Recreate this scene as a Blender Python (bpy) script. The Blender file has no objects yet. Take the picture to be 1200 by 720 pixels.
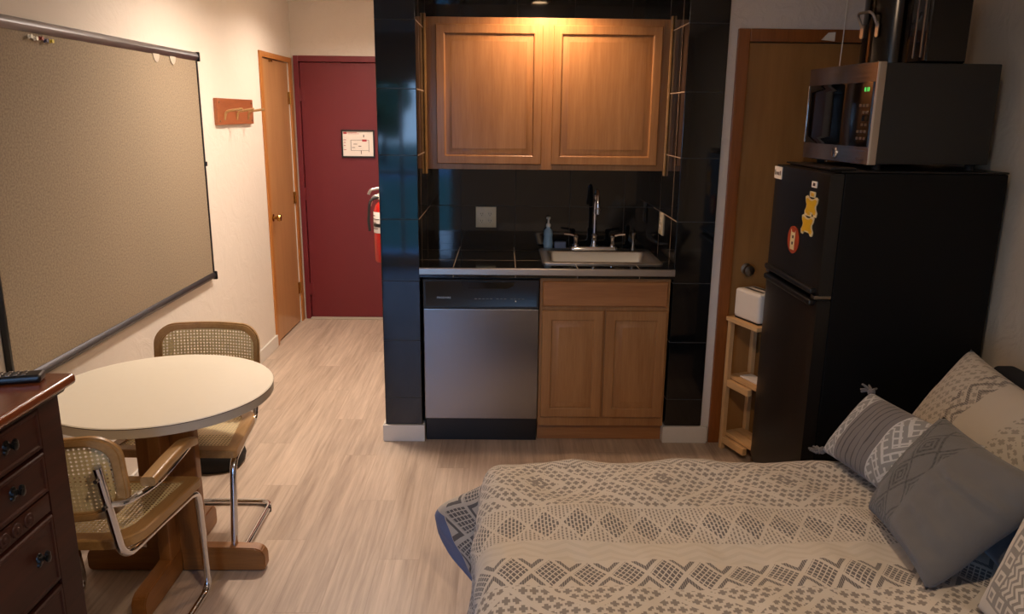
import bpy, bmesh, math, random
from mathutils import Vector, Matrix, noise
random.seed(4)
PI = math.pi
C = bpy.context.scene.collection
SC = bpy.context.scene

# ------------------------------------------------------------------ names / objects
WO = {}          # world origin of every empty (all unrotated unless built locally)

def col(h):
    h = h.lstrip('#')
    v = [int(h[i:i+2], 16)/255 for i in (0, 2, 4)]
    return tuple(x/12.92 if x <= .04045 else ((x+.055)/1.055)**2.4 for x in v) + (1,)

def thing(name, label, cat, loc=(0, 0, 0), rotz=0, group=None):
    o = bpy.data.objects.new(name, None)
    C.objects.link(o)
    o.location = loc
    o.rotation_euler = (0, 0, rotz)
    o.empty_display_size = .05
    o['label'] = label
    o['category'] = cat
    if group:
        o['group'] = group
    WO[o.name] = Vector(loc)
    return o

def tag(o, label, cat, group=None):
    o['label'] = label
    o['category'] = cat
    if group:
        o['group'] = group
    return o

def finish(bm, name, m, smooth=True, ang=35):
    bmesh.ops.recalc_face_normals(bm, faces=bm.faces)
    me = bpy.data.meshes.new(name)
    bm.to_mesh(me)
    bm.free()
    for mm in (m if isinstance(m, (list, tuple)) else [m]):
        me.materials.append(mm)
    if smooth:
        me.shade_smooth()
        me.set_sharp_from_angle(angle=math.radians(ang))
    return me

def obj(name, bm, m, parent=None, local=False, label=None, smooth=True, ang=35):
    """link a mesh built in world space (or in the parent's space when local)"""
    wn = id(bm) in BEV
    BEV.discard(id(bm))
    o = bpy.data.objects.new(name, finish(bm, name, m, smooth, ang))
    C.objects.link(o)
    if wn and smooth:
        w_ = o.modifiers.new('weighted', 'WEIGHTED_NORMAL'); w_.keep_sharp = True
    if parent:
        o.parent = parent
        if not local and parent.type == 'EMPTY':
            o.location = -WO[parent.name]
    if label:
        o['label'] = label
    return o

def struct(name, bm, m, parent=None, smooth=True):
    o = obj(name, bm, m, parent, smooth=smooth)
    if not parent:
        o['kind'] = 'structure'
    return o

# ------------------------------------------------------------------ shape helpers
def B():
    return bmesh.new()

BEV = set()
def box(bm, x0, x1, y0, y1, z0, z1, bev=0, seg=2):
    r = bmesh.ops.create_cube(bm, size=1)
    vs = r['verts']
    for v in vs:
        v.co = Vector((x0+(v.co.x+.5)*(x1-x0), y0+(v.co.y+.5)*(y1-y0), z0+(v.co.z+.5)*(z1-z0)))
    if bev:
        BEV.add(id(bm))
        es = list({e for v in vs for e in v.link_edges})
        bmesh.ops.bevel(bm, geom=es, offset=bev, segments=seg, affect='EDGES', profile=.5)
    return bm

def frame_of(d):
    d = d.normalized()
    a = Vector((0, 0, 1)) if abs(d.z) < .9 else Vector((1, 0, 0))
    u = d.cross(a).normalized()
    return u, d.cross(u).normalized()

def loft(bm, rings, cap=True, closed=True):
    vr = [[bm.verts.new(p) for p in r] for r in rings]
    n = len(vr[0])
    for a, b in zip(vr, vr[1:]):
        for i in range(n if closed else n-1):
            j = (i+1) % n
            bm.faces.new((a[i], a[j], b[j], b[i]))
    if cap:
        bm.faces.new(vr[0][::-1])
        bm.faces.new(vr[-1])
    return bm

def lathe(bm, prof, c=(0, 0, 0), axis='Z', n=32, cap=True):
    c = Vector(c)
    rings = []
    for r, z in prof:
        ring = []
        for i in range(n):
            a = 2*PI*i/n
            x, y = r*math.cos(a), r*math.sin(a)
            p = {'Z': (x, y, z), 'X': (z, x, y), 'Y': (x, z, y)}[axis]
            ring.append(c+Vector(p))
        rings.append(ring)
    return loft(bm, rings, cap)

def fillet(pts, rad, n=6):
    pts = [Vector(p) for p in pts]
    out = [pts[0]]
    for a, b, c in zip(pts, pts[1:], pts[2:]):
        u, v = (a-b), (c-b)
        r = min(rad, u.length*.49, v.length*.49)
        p, q = b+u.normalized()*r, b+v.normalized()*r
        for i in range(n+1):
            t = i/n
            out.append((1-t)**2*p+2*t*(1-t)*b+t*t*q)
    out.append(pts[-1])
    return out

def tube(bm, pts, r, n=12, rad=0, rx=None):
    pts = fillet(pts, rad) if rad else [Vector(p) for p in pts]
    q = [pts[0]]
    for p in pts[1:]:
        if (p-q[-1]).length > 1e-5:
            q.append(p)
    pts = q
    d0 = (pts[1]-pts[0])
    u, v = frame_of(d0)
    rings = []
    for i, p in enumerate(pts):
        d = (pts[min(i+1, len(pts)-1)]-pts[max(i-1, 0)]).normalized()
        u = (u-d*u.dot(d)).normalized()
        v = d.cross(u)
        rr = r(i/(len(pts)-1)) if callable(r) else r
        rings.append([p+(u*math.cos(2*PI*k/n)+v*math.sin(2*PI*k/n))*rr for k in range(n)])
    return loft(bm, rings)

def prism(bm, poly, d, f):
    """poly: 2D list; f(a,b,depth)->xyz"""
    return loft(bm, [[Vector(f(a, b, 0)) for a, b in poly], [Vector(f(a, b, d)) for a, b in poly]])

def rrect(w, h, r, n=5, cx=0, cy=0):
    o = []
    for sx, sy, a0 in ((1, 1, 0), (-1, 1, 90), (-1, -1, 180), (1, -1, 270)):
        for i in range(n+1):
            a = math.radians(a0+90*i/n)
            o.append((cx+sx*(w/2-r)+r*math.cos(a), cy+sy*(h/2-r)+r*math.sin(a)))
    return o

def rectrings(bm, a0, a1, b0, b1, steps, f):
    """nested rectangles lofted: steps = [(inset, depth)]; f(a,b,depth)->xyz"""
    rings = []
    for ins, dp in steps:
        rings.append([Vector(f(a0+ins, b0+ins, dp)), Vector(f(a1-ins, b0+ins, dp)),
                      Vector(f(a1-ins, b1-ins, dp)), Vector(f(a0+ins, b1-ins, dp))])
    return loft(bm, rings)

def text_mesh(bm, txt, size, f):
    cu = bpy.data.curves.new('t', 'FONT')
    cu.body = txt
    cu.size = size
    cu.extrude = .0
    cu.align_x = 'CENTER'
    cu.align_y = 'CENTER'
    cu.resolution_u = 2
    o = bpy.data.objects.new('t', cu)
    C.objects.link(o)
    dg = bpy.context.evaluated_depsgraph_get()
    me = bpy.data.meshes.new_from_object(o.evaluated_get(dg))
    vs = [bm.verts.new(f(v.co.x, v.co.y)) for v in me.vertices]
    for p in me.polygons:
        try:
            bm.faces.new([vs[i] for i in p.vertices])
        except ValueError:
            pass
    bpy.data.objects.remove(o)
    bpy.data.curves.remove(cu)
    bpy.data.meshes.remove(me)
    return bm

# ------------------------------------------------------------------ node maths
class N:
    def __init__(s, nt, k): s.nt, s.k = nt, k
    def _m(s, op, *a):
        n = s.nt.nodes.new('ShaderNodeMath')
        n.operation = op
        for i, x in enumerate((s,)+a):
            if isinstance(x, N):
                s.nt.links.new(x.k, n.inputs[i])
            else:
                n.inputs[i].default_value = x
        return N(s.nt, n.outputs[0])
    def __add__(s, o): return s._m('ADD', o)
    def __sub__(s, o): return s._m('SUBTRACT', o)
    def __mul__(s, o): return s._m('MULTIPLY', o)
    def __truediv__(s, o): return s._m('DIVIDE', o)
    def fract(s): return s._m('FRACT')
    def floor(s): return s._m('FLOOR')
    def abs(s): return s._m('ABSOLUTE')
    def lt(s, o): return s._m('LESS_THAN', o)
    def gt(s, o): return s._m('GREATER_THAN', o)
    def mod(s, o): return s._m('FLOORED_MODULO', o)
    def mx(s, o): return s._m('MAXIMUM', o)
    def mn(s, o): return s._m('MINIMUM', o)
    def inv(s): return (s*-1.)+1.
    def rng(s, a, b): return s.gt(a)*s.lt(b)
    def pw(s, e): return s._m('POWER', e)

def material(name, rough=.5, metal=0., base=(.5, .5, .5, 1)):
    m = bpy.data.materials.new(name)
    m.use_nodes = True
    nt = m.node_tree
    b = nt.nodes['Principled BSDF']
    b.inputs['Base Color'].default_value = base
    b.inputs['Roughness'].default_value = rough
    b.inputs['Metallic'].default_value = metal
    return m, nt, b

def coords(nt, kind='Object', scale=(1, 1, 1)):
    tc = nt.nodes.new('ShaderNodeTexCoord')
    mp = nt.nodes.new('ShaderNodeMapping')
    mp.inputs['Scale'].default_value = scale
    nt.links.new(tc.outputs[kind], mp.inputs[0])
    sp = nt.nodes.new('ShaderNodeSeparateXYZ')
    nt.links.new(mp.outputs[0], sp.inputs[0])
    return mp.outputs[0], [N(nt, sp.outputs[i]) for i in range(3)]

def noise_tex(nt, vec, scale, detail=3, rough=.5, dist=0):
    n = nt.nodes.new('ShaderNodeTexNoise')
    n.inputs['Scale'].default_value = scale
    n.inputs['Detail'].default_value = detail
    n.inputs['Roughness'].default_value = rough
    n.inputs['Distortion'].default_value = dist
    if vec is not None:
        nt.links.new(vec, n.inputs['Vector'])
    return N(nt, n.outputs['Fac'])

def mixc(nt, fac, a, b):
    n = nt.nodes.new('ShaderNodeMix')
    n.data_type = 'RGBA'
    for i, x in ((6, a), (7, b)):
        if isinstance(x, tuple):
            n.inputs[i].default_value = x
        else:
            nt.links.new(x, n.inputs[i])
    if isinstance(fac, N):
        nt.links.new(fac.k, n.inputs[0])
    else:
        n.inputs[0].default_value = fac
    return n.outputs[2]

def bump(nt, b, h, strength=.3, dist=.01):
    n = nt.nodes.new('ShaderNodeBump')
    n.inputs['Strength'].default_value = strength
    n.inputs['Distance'].default_value = dist
    nt.links.new(h.k, n.inputs['Height'])
    nt.links.new(n.outputs[0], b.inputs['Normal'])

def smap(nt, x, a, b):
    n = nt.nodes.new('ShaderNodeMapRange')
    n.inputs[1].default_value = a
    n.inputs[2].default_value = b
    n.clamp = True
    nt.links.new(x.k, n.inputs[0])
    return N(nt, n.outputs[0])

def flat(name, h, rough=.5, metal=0., nz=0.):
    """plain material with a faint procedural mottling"""
    m, nt, b = material(name, rough, metal, col(h))
    v, _ = coords(nt)
    f = noise_tex(nt, v, 35, 2)
    c = col(h)
    k = .88 if not nz else 1-nz
    nt.links.new(mixc(nt, f, tuple(x*k for x in c[:3])+(1,), tuple(min(1, x*(2-k)) for x in c[:3])+(1,)), b.inputs['Base Color'])
    return m

def wood(name, a, c, axis='Z', rough=.35, scale=14, stretch=12, coat=0.):
    m, nt, b = material(name, rough)
    sc = [1, 1, 1]
    sc['XYZ'.index(axis)] = 1/stretch
    v, _ = coords(nt, 'Object', tuple(sc))
    f1 = noise_tex(nt, v, scale, 3, .55, .6)
    f2 = noise_tex(nt, v, scale*7, 2, .6)
    f = smap(nt, f1*.65+f2*.35, .33, .67)
    nt.links.new(mixc(nt, f, col(a), col(c)), b.inputs['Base Color'])
    bump(nt, b, f2, .12, .002)
    b.inputs['Coat Weight'].default_value = coat
    b.inputs['Coat Roughness'].default_value = .15
    return m

M = {}
def wall_mat(name, h, strength=.25, rough=.75):
    m, nt, b = material(name, rough)
    v, _ = coords(nt)
    n1 = noise_tex(nt, v, 7, 5, .6, 1.4)
    n2 = noise_tex(nt, v, 40, 2)
    c = col(h)
    nt.links.new(mixc(nt, n1, tuple(x*.95 for x in c[:3])+(1,), c), b.inputs['Base Color'])
    bump(nt, b, smap(nt, n1, .42, .62)+n2*.15, strength, .012)
    return m
M['wall'] = wall_mat('plaster_wall', '#dfd5c8')
M['trowel'] = wall_mat('trowelled_plaster', '#dfd5c8', .12)
M['ceil'] = wall_mat('ceiling_paint', '#e6ded2', .1)
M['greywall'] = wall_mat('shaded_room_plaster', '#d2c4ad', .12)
M['base'] = flat('white_baseboard_paint', '#d9d4cb', .4, nz=.03)

def floor_mat():
    m, nt, b = material('washed_oak_planks', .42)
    v, (x, y, z) = coords(nt)
    w, L = .155, 1.25
    row = (x/w).floor()
    yy = y/L+row*.37
    cell = yy.floor()
    cv = nt.nodes.new('ShaderNodeCombineXYZ')
    nt.links.new(row.k, cv.inputs[0])
    nt.links.new(cell.k, cv.inputs[1])
    wn = nt.nodes.new('ShaderNodeTexWhiteNoise')
    nt.links.new(cv.outputs[0], wn.inputs['Vector'])
    rnd = N(nt, wn.outputs['Value'])
    ca = nt.nodes.new('ShaderNodeCombineXYZ')
    nt.links.new((x*1.).k, ca.inputs[0])
    nt.links.new((y*.05+rnd*9.).k, ca.inputs[1])
    g = noise_tex(nt, ca.outputs[0], 46, 4, .65, .3)
    g2 = noise_tex(nt, ca.outputs[0], 13, 2, .5, .5)
    f = smap(nt, g*.6+g2*.3+rnd*.09, .28, .70)
    seam = ((x/w).fract()-.5).abs().gt(.488).mx((yy.fract()-.5).abs().gt(.4985))
    c = mixc(nt, f, col('#8f7d6d'), col('#cdb9a5'))
    nt.links.new(mixc(nt, seam*.22, c, col('#6d5e50')), b.inputs['Base Color'])
    bump(nt, b, g*.4+seam*-1., .1, .002)
    return m
M['floor'] = floor_mat()

def tile_mat(name, ax, off, grout, gw=.0022, size=.305, base='#0a0b0c', rough=.06):
    """ax: the two axes of the tile grid, off: grid offsets"""
    m, nt, b = material(name, rough)
    v, c = coords(nt)
    g = None
    for a, o in zip(ax, off):
        d = ((c[a]-o)/size+.5).fract()-.5
        e = d.abs().lt(gw/size)
        g = e if g is None else g.mx(e)
    n = noise_tex(nt, v, 3, 3)
    nt.links.new(mixc(nt, g, mixc(nt, n, col(base), col('#141516')), col(grout)), b.inputs['Base Color'])
    r = g*.6+rough
    nt.links.new(r.k, b.inputs['Roughness'])
    bump(nt, b, noise_tex(nt, v, 4, 1)*.5+g*-.6, .03, .004)
    b.inputs['IOR'].default_value = 1.52
    return m
M['tile_col'] = tile_mat('black_pillar_tile', (2,), (.236,), '#2c2c2b')
M['tile_back'] = tile_mat('black_backsplash_tile', (0, 2), (.064, .236), '#24221f', .0018)
M['tile_side'] = tile_mat('black_niche_side_tile', (1, 2), (3.87, .236), '#a08a74', .003)
M['tile_top'] = tile_mat('black_counter_tile', (0, 1), (.059, 3.935), '#8c8070', .0022)

M['oak'] = wood('honey_oak', '#966639', '#b0804e', 'Z', .38, 16, 14, .15)
M['oak_h'] = wood('honey_oak_crosswise', '#936036', '#ad7848', 'X', .38, 16, 14, .15)
M['door_wood'] = wood('varnished_birch_door', '#a5764a', '#b68858', 'Z', .35, 5, 9, .2)
M['trim_wood'] = wood('stained_door_trim', '#7d4519', '#9a5a26', 'Z', .35, 20, 14, .2)
M['trim_wood2'] = wood('honey_door_trim', '#a5662a', '#bd7d3c', 'Z', .35, 20, 14, .2)
M['door_dark'] = wood('plain_birch_door', '#8f6230', '#a8783f', 'Z', .45, 5, 8)
M['cherry'] = wood('dark_cherry', '#26100a', '#3e1c11', 'Y', .5, 12, 12, 0)
M['cherry'].node_tree.nodes['Principled BSDF'].inputs['Specular IOR Level'].default_value = .25
M['cherry_top'] = wood('cherry_top', '#5a2a14', '#7c4122', 'Y', .22, 9, 10, .4)
M['beech'] = wood('bent_beech', '#94703f', '#b18a57', 'Y', .38, 18, 12, .15)
M['walnut'] = wood('table_base_oak', '#76491f', '#94622f', 'X', .38, 18, 12, .1)
M['walnut_v'] = wood('table_post_oak', '#7d4f24', '#996735', 'Z', .38, 18, 12, .1)
M['pine'] = wood('raw_pine', '#c79c67', '#dcb682', 'Y', .6, 16, 14)
M['pine_v'] = wood('raw_pine_upright', '#c79c67', '#dcb682', 'Z', .6, 16, 14)
M['hook_wood'] = wood('redwood_hook_board', '#864826', '#9d5a33', 'Y', .4, 14, 10)
M['red'] = flat('oxblood_door_paint', '#6a1e24', .42, nz=.04)
M['black'] = flat('black_plastic', '#0d0d0e', .35)
M['fridge'] = flat('textured_black_enamel', '#070707', .38)
_m, _nt, _b = material('pebbled_black_cabinet', .55, 0, col('#060606'))
_v, _ = coords(_nt)
bump(_nt, _b, noise_tex(_nt, _v, 260, 2), .15, .002)
_b.inputs['Specular IOR Level'].default_value = .2
M['fridge_side'] = _m
M['mwbody'] = flat('black_microwave_shell', '#1a1a18', .5)
M['gloss_black'] = flat('glossy_black', '#060606', .08)
M['glass_black'] = flat('smoked_oven_glass', '#050607', .05)
M['rubber'] = flat('black_rubber', '#0c0c0c', .7)
M['white_plastic'] = flat('white_plastic', '#e5dfd3', .35, nz=.03)
M['cream'] = flat('cream_laminate', '#f0e9d6', .3, nz=.015)
M['edge_band'] = flat('pale_grey_edge_band', '#b3a999', .35, nz=.03)
M['ivory'] = flat('ivory_plate', '#cfc3a4', .35)
M['paper'] = flat('white_paper', '#e9e2d8', .8, nz=.03)
M['pink_ink'] = flat('red_print', '#b8454a', .8)
M['dark_ink'] = flat('dark_print', '#4a3a38', .8)
M['ext_red'] = flat('extinguisher_red', '#b01510', .25)
M['yellow'] = flat('yellow_magnet', '#d9ab1c', .5)
M['orange_red'] = flat('rust_oval', '#a5401f', .5)
M['buff'] = flat('buff_print', '#d8c79a', .6)
M['headboard'] = flat('charcoal_upholstery', '#23242a', .85)
M['ticking'] = flat('white_mattress_ticking', '#cfcac2', .85)
M['spring'] = flat('grey_box_spring_cloth', '#4c4a4c', .9)
M['bag'] = flat('black_bag_cloth', '#0c0b0b', .8)
M['pin_white'] = flat('pin_white', '#f0ead8', .4)
M['pin_red'] = flat('pin_red', '#8a3020', .4)
M['pin_blue'] = flat('pin_blue', '#2b2a58', .4)
M['pin_yellow'] = flat('pin_yellow', '#d8c64a', .4)
M['outdoor_stone'] = flat('patio_stone', '#8f9296', .8)
M['foliage'] = flat('dark_green_leaves', '#3c5c38', .8, nz=.4)
M['grass'] = flat('mown_grass', '#56704e', .9, nz=.3)
M['bark'] = flat('bark', '#3c3026', .9)

def metal(name, h, rough, brushed=None):
    m, nt, b = material(name, rough, 1., col(h))
    if brushed:
        sc = [1, 1, 1]
        sc[brushed] = .02
        v, _ = coords(nt, 'Object', tuple(sc))
        f = noise_tex(nt, v, 220, 2)
        nt.links.new((f*.12+(rough-.06)).k, b.inputs['Roughness'])
        bump(nt, b, f, .04, .001)
    return m
M['chrome'] = metal('chrome_tube', '#d8d8da', .08)
M['steel'] = metal('brushed_steel', '#b9b6b2', .3, 0)
M['steel_door'] = metal('brushed_steel_panel', '#8b898a', .24, 0)
M['sink_steel'] = metal('satin_sink_steel', '#a8a49c', .38, 1)
M['bezel'] = metal('microwave_steel', '#b4aca6', .2, 1)
M['alu'] = metal('satin_aluminium_rail', '#8f9096', .32, 1)
M['alu_dark'] = metal('dark_aluminium_rail', '#4c4c50', .4, 1)
M['brass'] = metal('aged_brass', '#b08a4c', .25)
M['pewter'] = metal('dark_pewter', '#8d857a', .3)
M['iron'] = flat('black_iron_pull', '#0b0b0b', .35)

def linen_mat():
    m, nt, b = material('tan_linen_board', .85)
    v, _ = coords(nt)
    n = noise_tex(nt, v, 130, 3, .6)
    n2 = noise_tex(nt, v, 2.2, 2)
    nt.links.new(mixc(nt, smap(nt, n, .35, .65), col('#7f705c'), col('#998971')), b.inputs['Base Color'])
    bump(nt, b, n, .12, .002)
    return m
M['linen'] = linen_mat()

def cane_mat(name, ax):
    m, nt, b = material(name, .5)
    v, c = coords(nt)
    p = .0125
    x, y = (c[ax[0]]/p).fract()-.5, (c[ax[1]]/p).fract()-.5
    hole = (x*x+y*y).lt(.052)
    d = ((x+y).abs().lt(.09)).mx((x-y).abs().lt(.09))
    nt.links.new(mixc(nt, d*.5, col('#dccb9c'), col('#c4ac78')), b.inputs['Base Color'])
    tr = nt.nodes.new('ShaderNodeBsdfTransparent')
    mx = nt.nodes.new('ShaderNodeMixShader')
    nt.links.new(hole.k, mx.inputs[0])
    nt.links.new(b.outputs[0], mx.inputs[1])
    nt.links.new(tr.outputs[0], mx.inputs[2])
    nt.links.new(mx.outputs[0], nt.nodes['Material Output'].inputs[0])
    bump(nt, b, (x*x+y*y)*-1., .3, .004)
    return m
M['cane_seat'] = cane_mat('woven_cane_seat', (0, 1))
M['cane_back'] = cane_mat('woven_cane_back', (0, 2))

def glass_mat(name, c, rough=.02):
    m, nt, b = material(name, rough, 0, c)
    b.inputs['Transmission Weight'].default_value = 1
    b.inputs['IOR'].default_value = 1.4
    return m
M['clear'] = glass_mat('clear_plastic', (.95, .95, .95, 1))
M['blue_soap'] = flat('blue_soap_bottle', '#8fb0c4', .15)

def pane_mat():
    m = bpy.data.materials.new('window_glass')
    m.use_nodes = True
    nt = m.node_tree
    nt.nodes.remove(nt.nodes['Principled BSDF'])
    t = nt.nodes.new('ShaderNodeBsdfTransparent')
    g = nt.nodes.new('ShaderNodeBsdfGlossy')
    g.inputs['Roughness'].default_value = .01
    mx = nt.nodes.new('ShaderNodeMixShader')
    mx.inputs[0].default_value = .06
    nt.links.new(t.outputs[0], mx.inputs[1])
    nt.links.new(g.outputs[0], mx.inputs[2])
    nt.links.new(mx.outputs[0], nt.nodes['Material Output'].inputs[0])
    return m
M['pane'] = pane_mat()

def emit(name, h, s):
    m, nt, b = material(name, .4, 0, col(h))
    b.inputs['Emission Color'].default_value = col(h)
    b.inputs['Emission Strength'].default_value = s
    return m

# fabrics -----------------------------------------------------------
def plus_lat(u, v, s):
    r = (v/s).floor()
    x = ((u/s)+r.mod(2.)*.5).fract()-.5
    y = (v/s).fract()-.5
    ax, ay = x.abs(), y.abs()
    return (ax.lt(.17)*ay.lt(.43)).mx(ay.lt(.17)*ax.lt(.40))

def diam(u, v, u0, p, vc, h):
    return (((u-u0)/p+.5).fract()-.5).abs()*2.+((v-vc)/h).abs()

def fabric(name, base, inks, bumpn=.2, rough=.9, warp=.012, weave=900):
    """inks: list of (colour, fn(u,v)->mask)"""
    m, nt, b = material(name, rough)
    tc = nt.nodes.new('ShaderNodeTexCoord')
    sp = nt.nodes.new('ShaderNodeSeparateXYZ')
    nt.links.new(tc.outputs['UV'], sp.inputs[0])
    u, v = N(nt, sp.outputs[0]), N(nt, sp.outputs[1])
    n = noise_tex(nt, tc.outputs['UV'], 14, 2)
    n2 = noise_tex(nt, tc.outputs['UV'], 11.3, 2)
    u, v = u+(n-.5)*warp, v+(n2-.5)*warp
    c = col(base)
    h = None
    for k, fn in inks:
        f = fn(u, v)
        c = mixc(nt, f*.9, c, col(k))
        h = f if h is None else h.mx(f)
    wv = noise_tex(nt, tc.outputs['UV'], weave, 1)
    c2 = mixc(nt, wv*.25, c, (.05, .045, .04, 1))
    nt.links.new(c2, b.inputs['Base Color'])
    hh = wv*.3
    if h is not None:
        hh = hh-h*.5
    bump(nt, b, hh, bumpn, .004)
    b.inputs['Sheen Weight'].default_value = .15
    return m

def duvet_ink(u, v):
    # far field: plus lattice broken by large diamond outlines
    D = diam(u, v, .113, .367, 2.125, .165)
    line = ((D*2.+.25).fract()-.5).abs().gt(.39)
    A = plus_lat(u, v, .0235)*line.inv()
    eye = diam(u, v, .113, .367, 2.125, .165).lt(.16)*diam(u, v, .113, .367, 2.125, .165).gt(.09)
    A = A.mx(eye)*v.gt(1.975)
    z1 = (((u/.105).fract()-.5).abs()*.075+v)/.02
    E0 = (z1.fract().lt(.5))*(u/.0065).fract().lt(.8)*v.rng(2.225, 2.31)
    A = A*v.lt(2.225)
    # dashes behind the dark diamonds
    Db = diam(u, v, .208, .0915, 1.868, .075)
    dash = (u/.0105).fract().lt(.45)*((v/.014)+(u/.0105).floor()*.5).fract().lt(.72)
    Bd = dash*Db.gt(1.12)*v.rng(1.785, 1.965)
    # near field
    D2 = diam(u, v, .02, .367, 1.43, .165)
    l2 = ((D2*2.+.25).fract()-.5).abs().gt(.39)
    F = plus_lat(u, v, .0255)*l2.inv()*v.lt(1.585)
    return A.mx(E0).mx(Bd).mx(F)

def duvet_dark(u, v):
    Db = diam(u, v, .208, .0915, 1.868, .075)
    d = (u/.0098).fract().lt(.62)*((v/.021)+(u/.0098).floor()*.5).fract().lt(.78)
    Bd = d*Db.lt(.92)*v.rng(1.79, 1.95)
    Dd = diam(u, v, .119, .0925, 1.640, .062)
    p, q = ((u/.0925)*6.+(v/.062)*3.).fract(), ((u/.0925)*6.-(v/.062)*3.).fract()
    grid = (p-.5).abs().lt(.38)*(q-.5).abs().lt(.38)
    Dm = Dd.lt(.86)*grid
    zz = Dd.rng(1.14, 1.42)*((u/.0055).fract().lt(.86))
    De = diam(u, v, .119, .0925, 2.375, .062)
    q2, p2 = ((u/.0925)*6.+((v-.735)/.062)*3.).fract(), ((u/.0925)*6.-((v-.735)/.062)*3.).fract()
    Em = De.lt(.86)*(p2-.5).abs().lt(.38)*(q2-.5).abs().lt(.38)
    ze = De.rng(1.14, 1.42)
    return Bd.mx((Dm.mx(zz))*v.rng(1.588, 1.693)).mx((Em.mx(ze))*v.rng(2.322, 2.428))

def faint(u, v):
    z = (((u/.11).fract()-.5).abs()*.06+v)/.03
    return z.fract().lt(.45)*v.rng(1.70, 1.785)*.22
M['duvet'] = fabric('jacquard_duvet', '#c2b5a1', [('#746a5e', duvet_ink), ('#4b4440', duvet_dark), ('#9c9080', faint)], .3, .9, .006)
M['lining'] = fabric('plain_duvet_reverse', '#5d6b8e', [], .2)

def sham_ink(u, v):
    D = diam(u, v, .06, .30, .42, .17)
    l = ((D*3.).fract()-.5).abs().gt(.34)
    band = u.rng(.30, .44)
    eye = D.rng(.09, .17)
    return ((plus_lat(u, v, .026)*l.inv()).mx(eye))*u.lt(.30).mx(u.gt(.46))
def sham_dark(u, v):
    z = (((v/.12).fract()-.5).abs()*.10+u)/.045
    return z.fract().lt(.35)*u.rng(.215, .30)*((v/.007).fract().lt(.85))
M['sham'] = fabric('light_jacquard_sham', '#b5aa98', [('#8c8374', sham_ink), ('#5f574f', sham_dark)], .25)

def lum_a(u, v):
    p, q = ((u+v)/.034).fract(), ((u-v)/.034).fract()
    g = (p-.5).abs().lt(.36)*(q-.5).abs().lt(.36)
    z = ((((u)/.10).fract()-.5).abs()*.1+v)/.05
    s = z.fract().lt(.3)
    return (g*z.fract().gt(.42)).mx(s)*u.gt(.245).mx(u.lt(.075))
def lum_pleat(u, v):
    return u.rng(.078, .240)
def lum_line(u, v):
    return ((u/.0245).fract().lt(.16))*u.rng(.085, .236)
M['lumbar'] = fabric('pleated_lumbar_cloth', '#b3aea6', [('#77756f', lum_a), ('#5d5551', lum_pleat), ('#34302d', lum_line)], .25)

def tuft(v, u):
    a, b_ = (v/.105+.2).fract(), (u/.078).fract()
    d = ((a-.5).abs()+(b_-.5).abs())*2.
    ring = d.rng(.16, .34).mx(d.rng(.50, .70)).mx(d.rng(.90, 1.10))
    dots = ((u/.011).fract().lt(.7))*((v/.011).fract().lt(.7))
    return ring*(dots*.35+.65)*u.lt(.19)
M['tufted'] = fabric('grey_tufted_cotton', '#5d5852', [('#2f2d24', lambda u, v: tuft(v, u))], 1.)
def squares(u, v):
    s = .043
    x, y = ((u/s).fract()-.5).abs(), ((v/s).fract()-.5).abs()
    m_ = x.mx(y)
    i, j = (u/s).floor(), (v/s).floor()
    ring = m_.gt(.33).mx(m_.lt(.17))
    inner = i.gt(1.5)*i.lt(8.5)*j.gt(1.5)*j.lt(4.5)
    zz = (((v/.03).fract()-.5).abs()*.03+u)/.02
    core = zz.fract().lt(.5)
    blk = i.gt(.5)*i.lt(9.5)*j.gt(.5)*j.lt(5.5)
    return (ring*inner.inv()).mx(core*inner)*blk
M['squares'] = fabric('white_pillow_with_grey_squares', '#b8ac99', [('#6f685d', squares)], .3)
M['velvet'] = fabric('slate_blue_velvet', '#3d4046', [], .2)
M['tassel'] = fabric('grey_yarn', '#5c5856', [], .3)

# ================================================================== SETTING
XL, XR, YC, YH, YR, ZC = -1.633, 1.93, 3.744, 6.20, -.95, 2.46
T = .10
bm = B(); box(bm, XL-T, XR+T, YR-T, YH+T, -.1, 0); struct('floor', bm, M['floor'], smooth=False)
bm = B(); box(bm, XL-T, XR+T, YR-T, YH+T, ZC, ZC+.1); struct('ceiling', bm, M['ceil'], smooth=False)
# left wall with the closet door opening (Y 5.43..6.09)
bm = B()
box(bm, XL-T, XL, YR-T, 5.43, 0, ZC); box(bm, XL-T, XL, 6.10, YH+T, 0, ZC); box(bm, XL-T, XL, 5.43, 6.10, 2.012, ZC)
box(bm, XL-T-.02, XL-T, 5.38, 6.15, 0, 2.06)
struct('wall_left', bm, M['trowel'], smooth=False)
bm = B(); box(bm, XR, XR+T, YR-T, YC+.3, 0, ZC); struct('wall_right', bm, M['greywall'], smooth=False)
# end wall of the hall around the red door
bm = B()
box(bm, XL, -1.60, YH, YH+T, 0, ZC); box(bm, -.62, -.50, YH, YH+T, 0, ZC); box(bm, -1.60, -.62, YH, YH+T, 2.066, ZC)
box(bm, XL, -.5, YH+T, YH+T+.02, 0, ZC)
struct('wall_end', bm, M['wall'], smooth=False)
bm = B(); box(bm, -.60, -.50, YC+.012, YH, 0, ZC); struct('wall_hall', bm, M['wall'], smooth=False)
# kitchen wall with the plain door
bm = B()
WY = YC+.012
box(bm, 1.029, 1.125, WY, WY+T, 0, ZC); box(bm, 1.125, 1.80, WY, WY+T, 1.99, ZC); box(bm, 1.80, XR, WY, WY+T, 0, ZC)
box(bm, 1.029, XR, WY+T, WY+T+.02, 0, ZC)
struct('wall_kitchen', bm, M['wall'], smooth=False)
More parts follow.
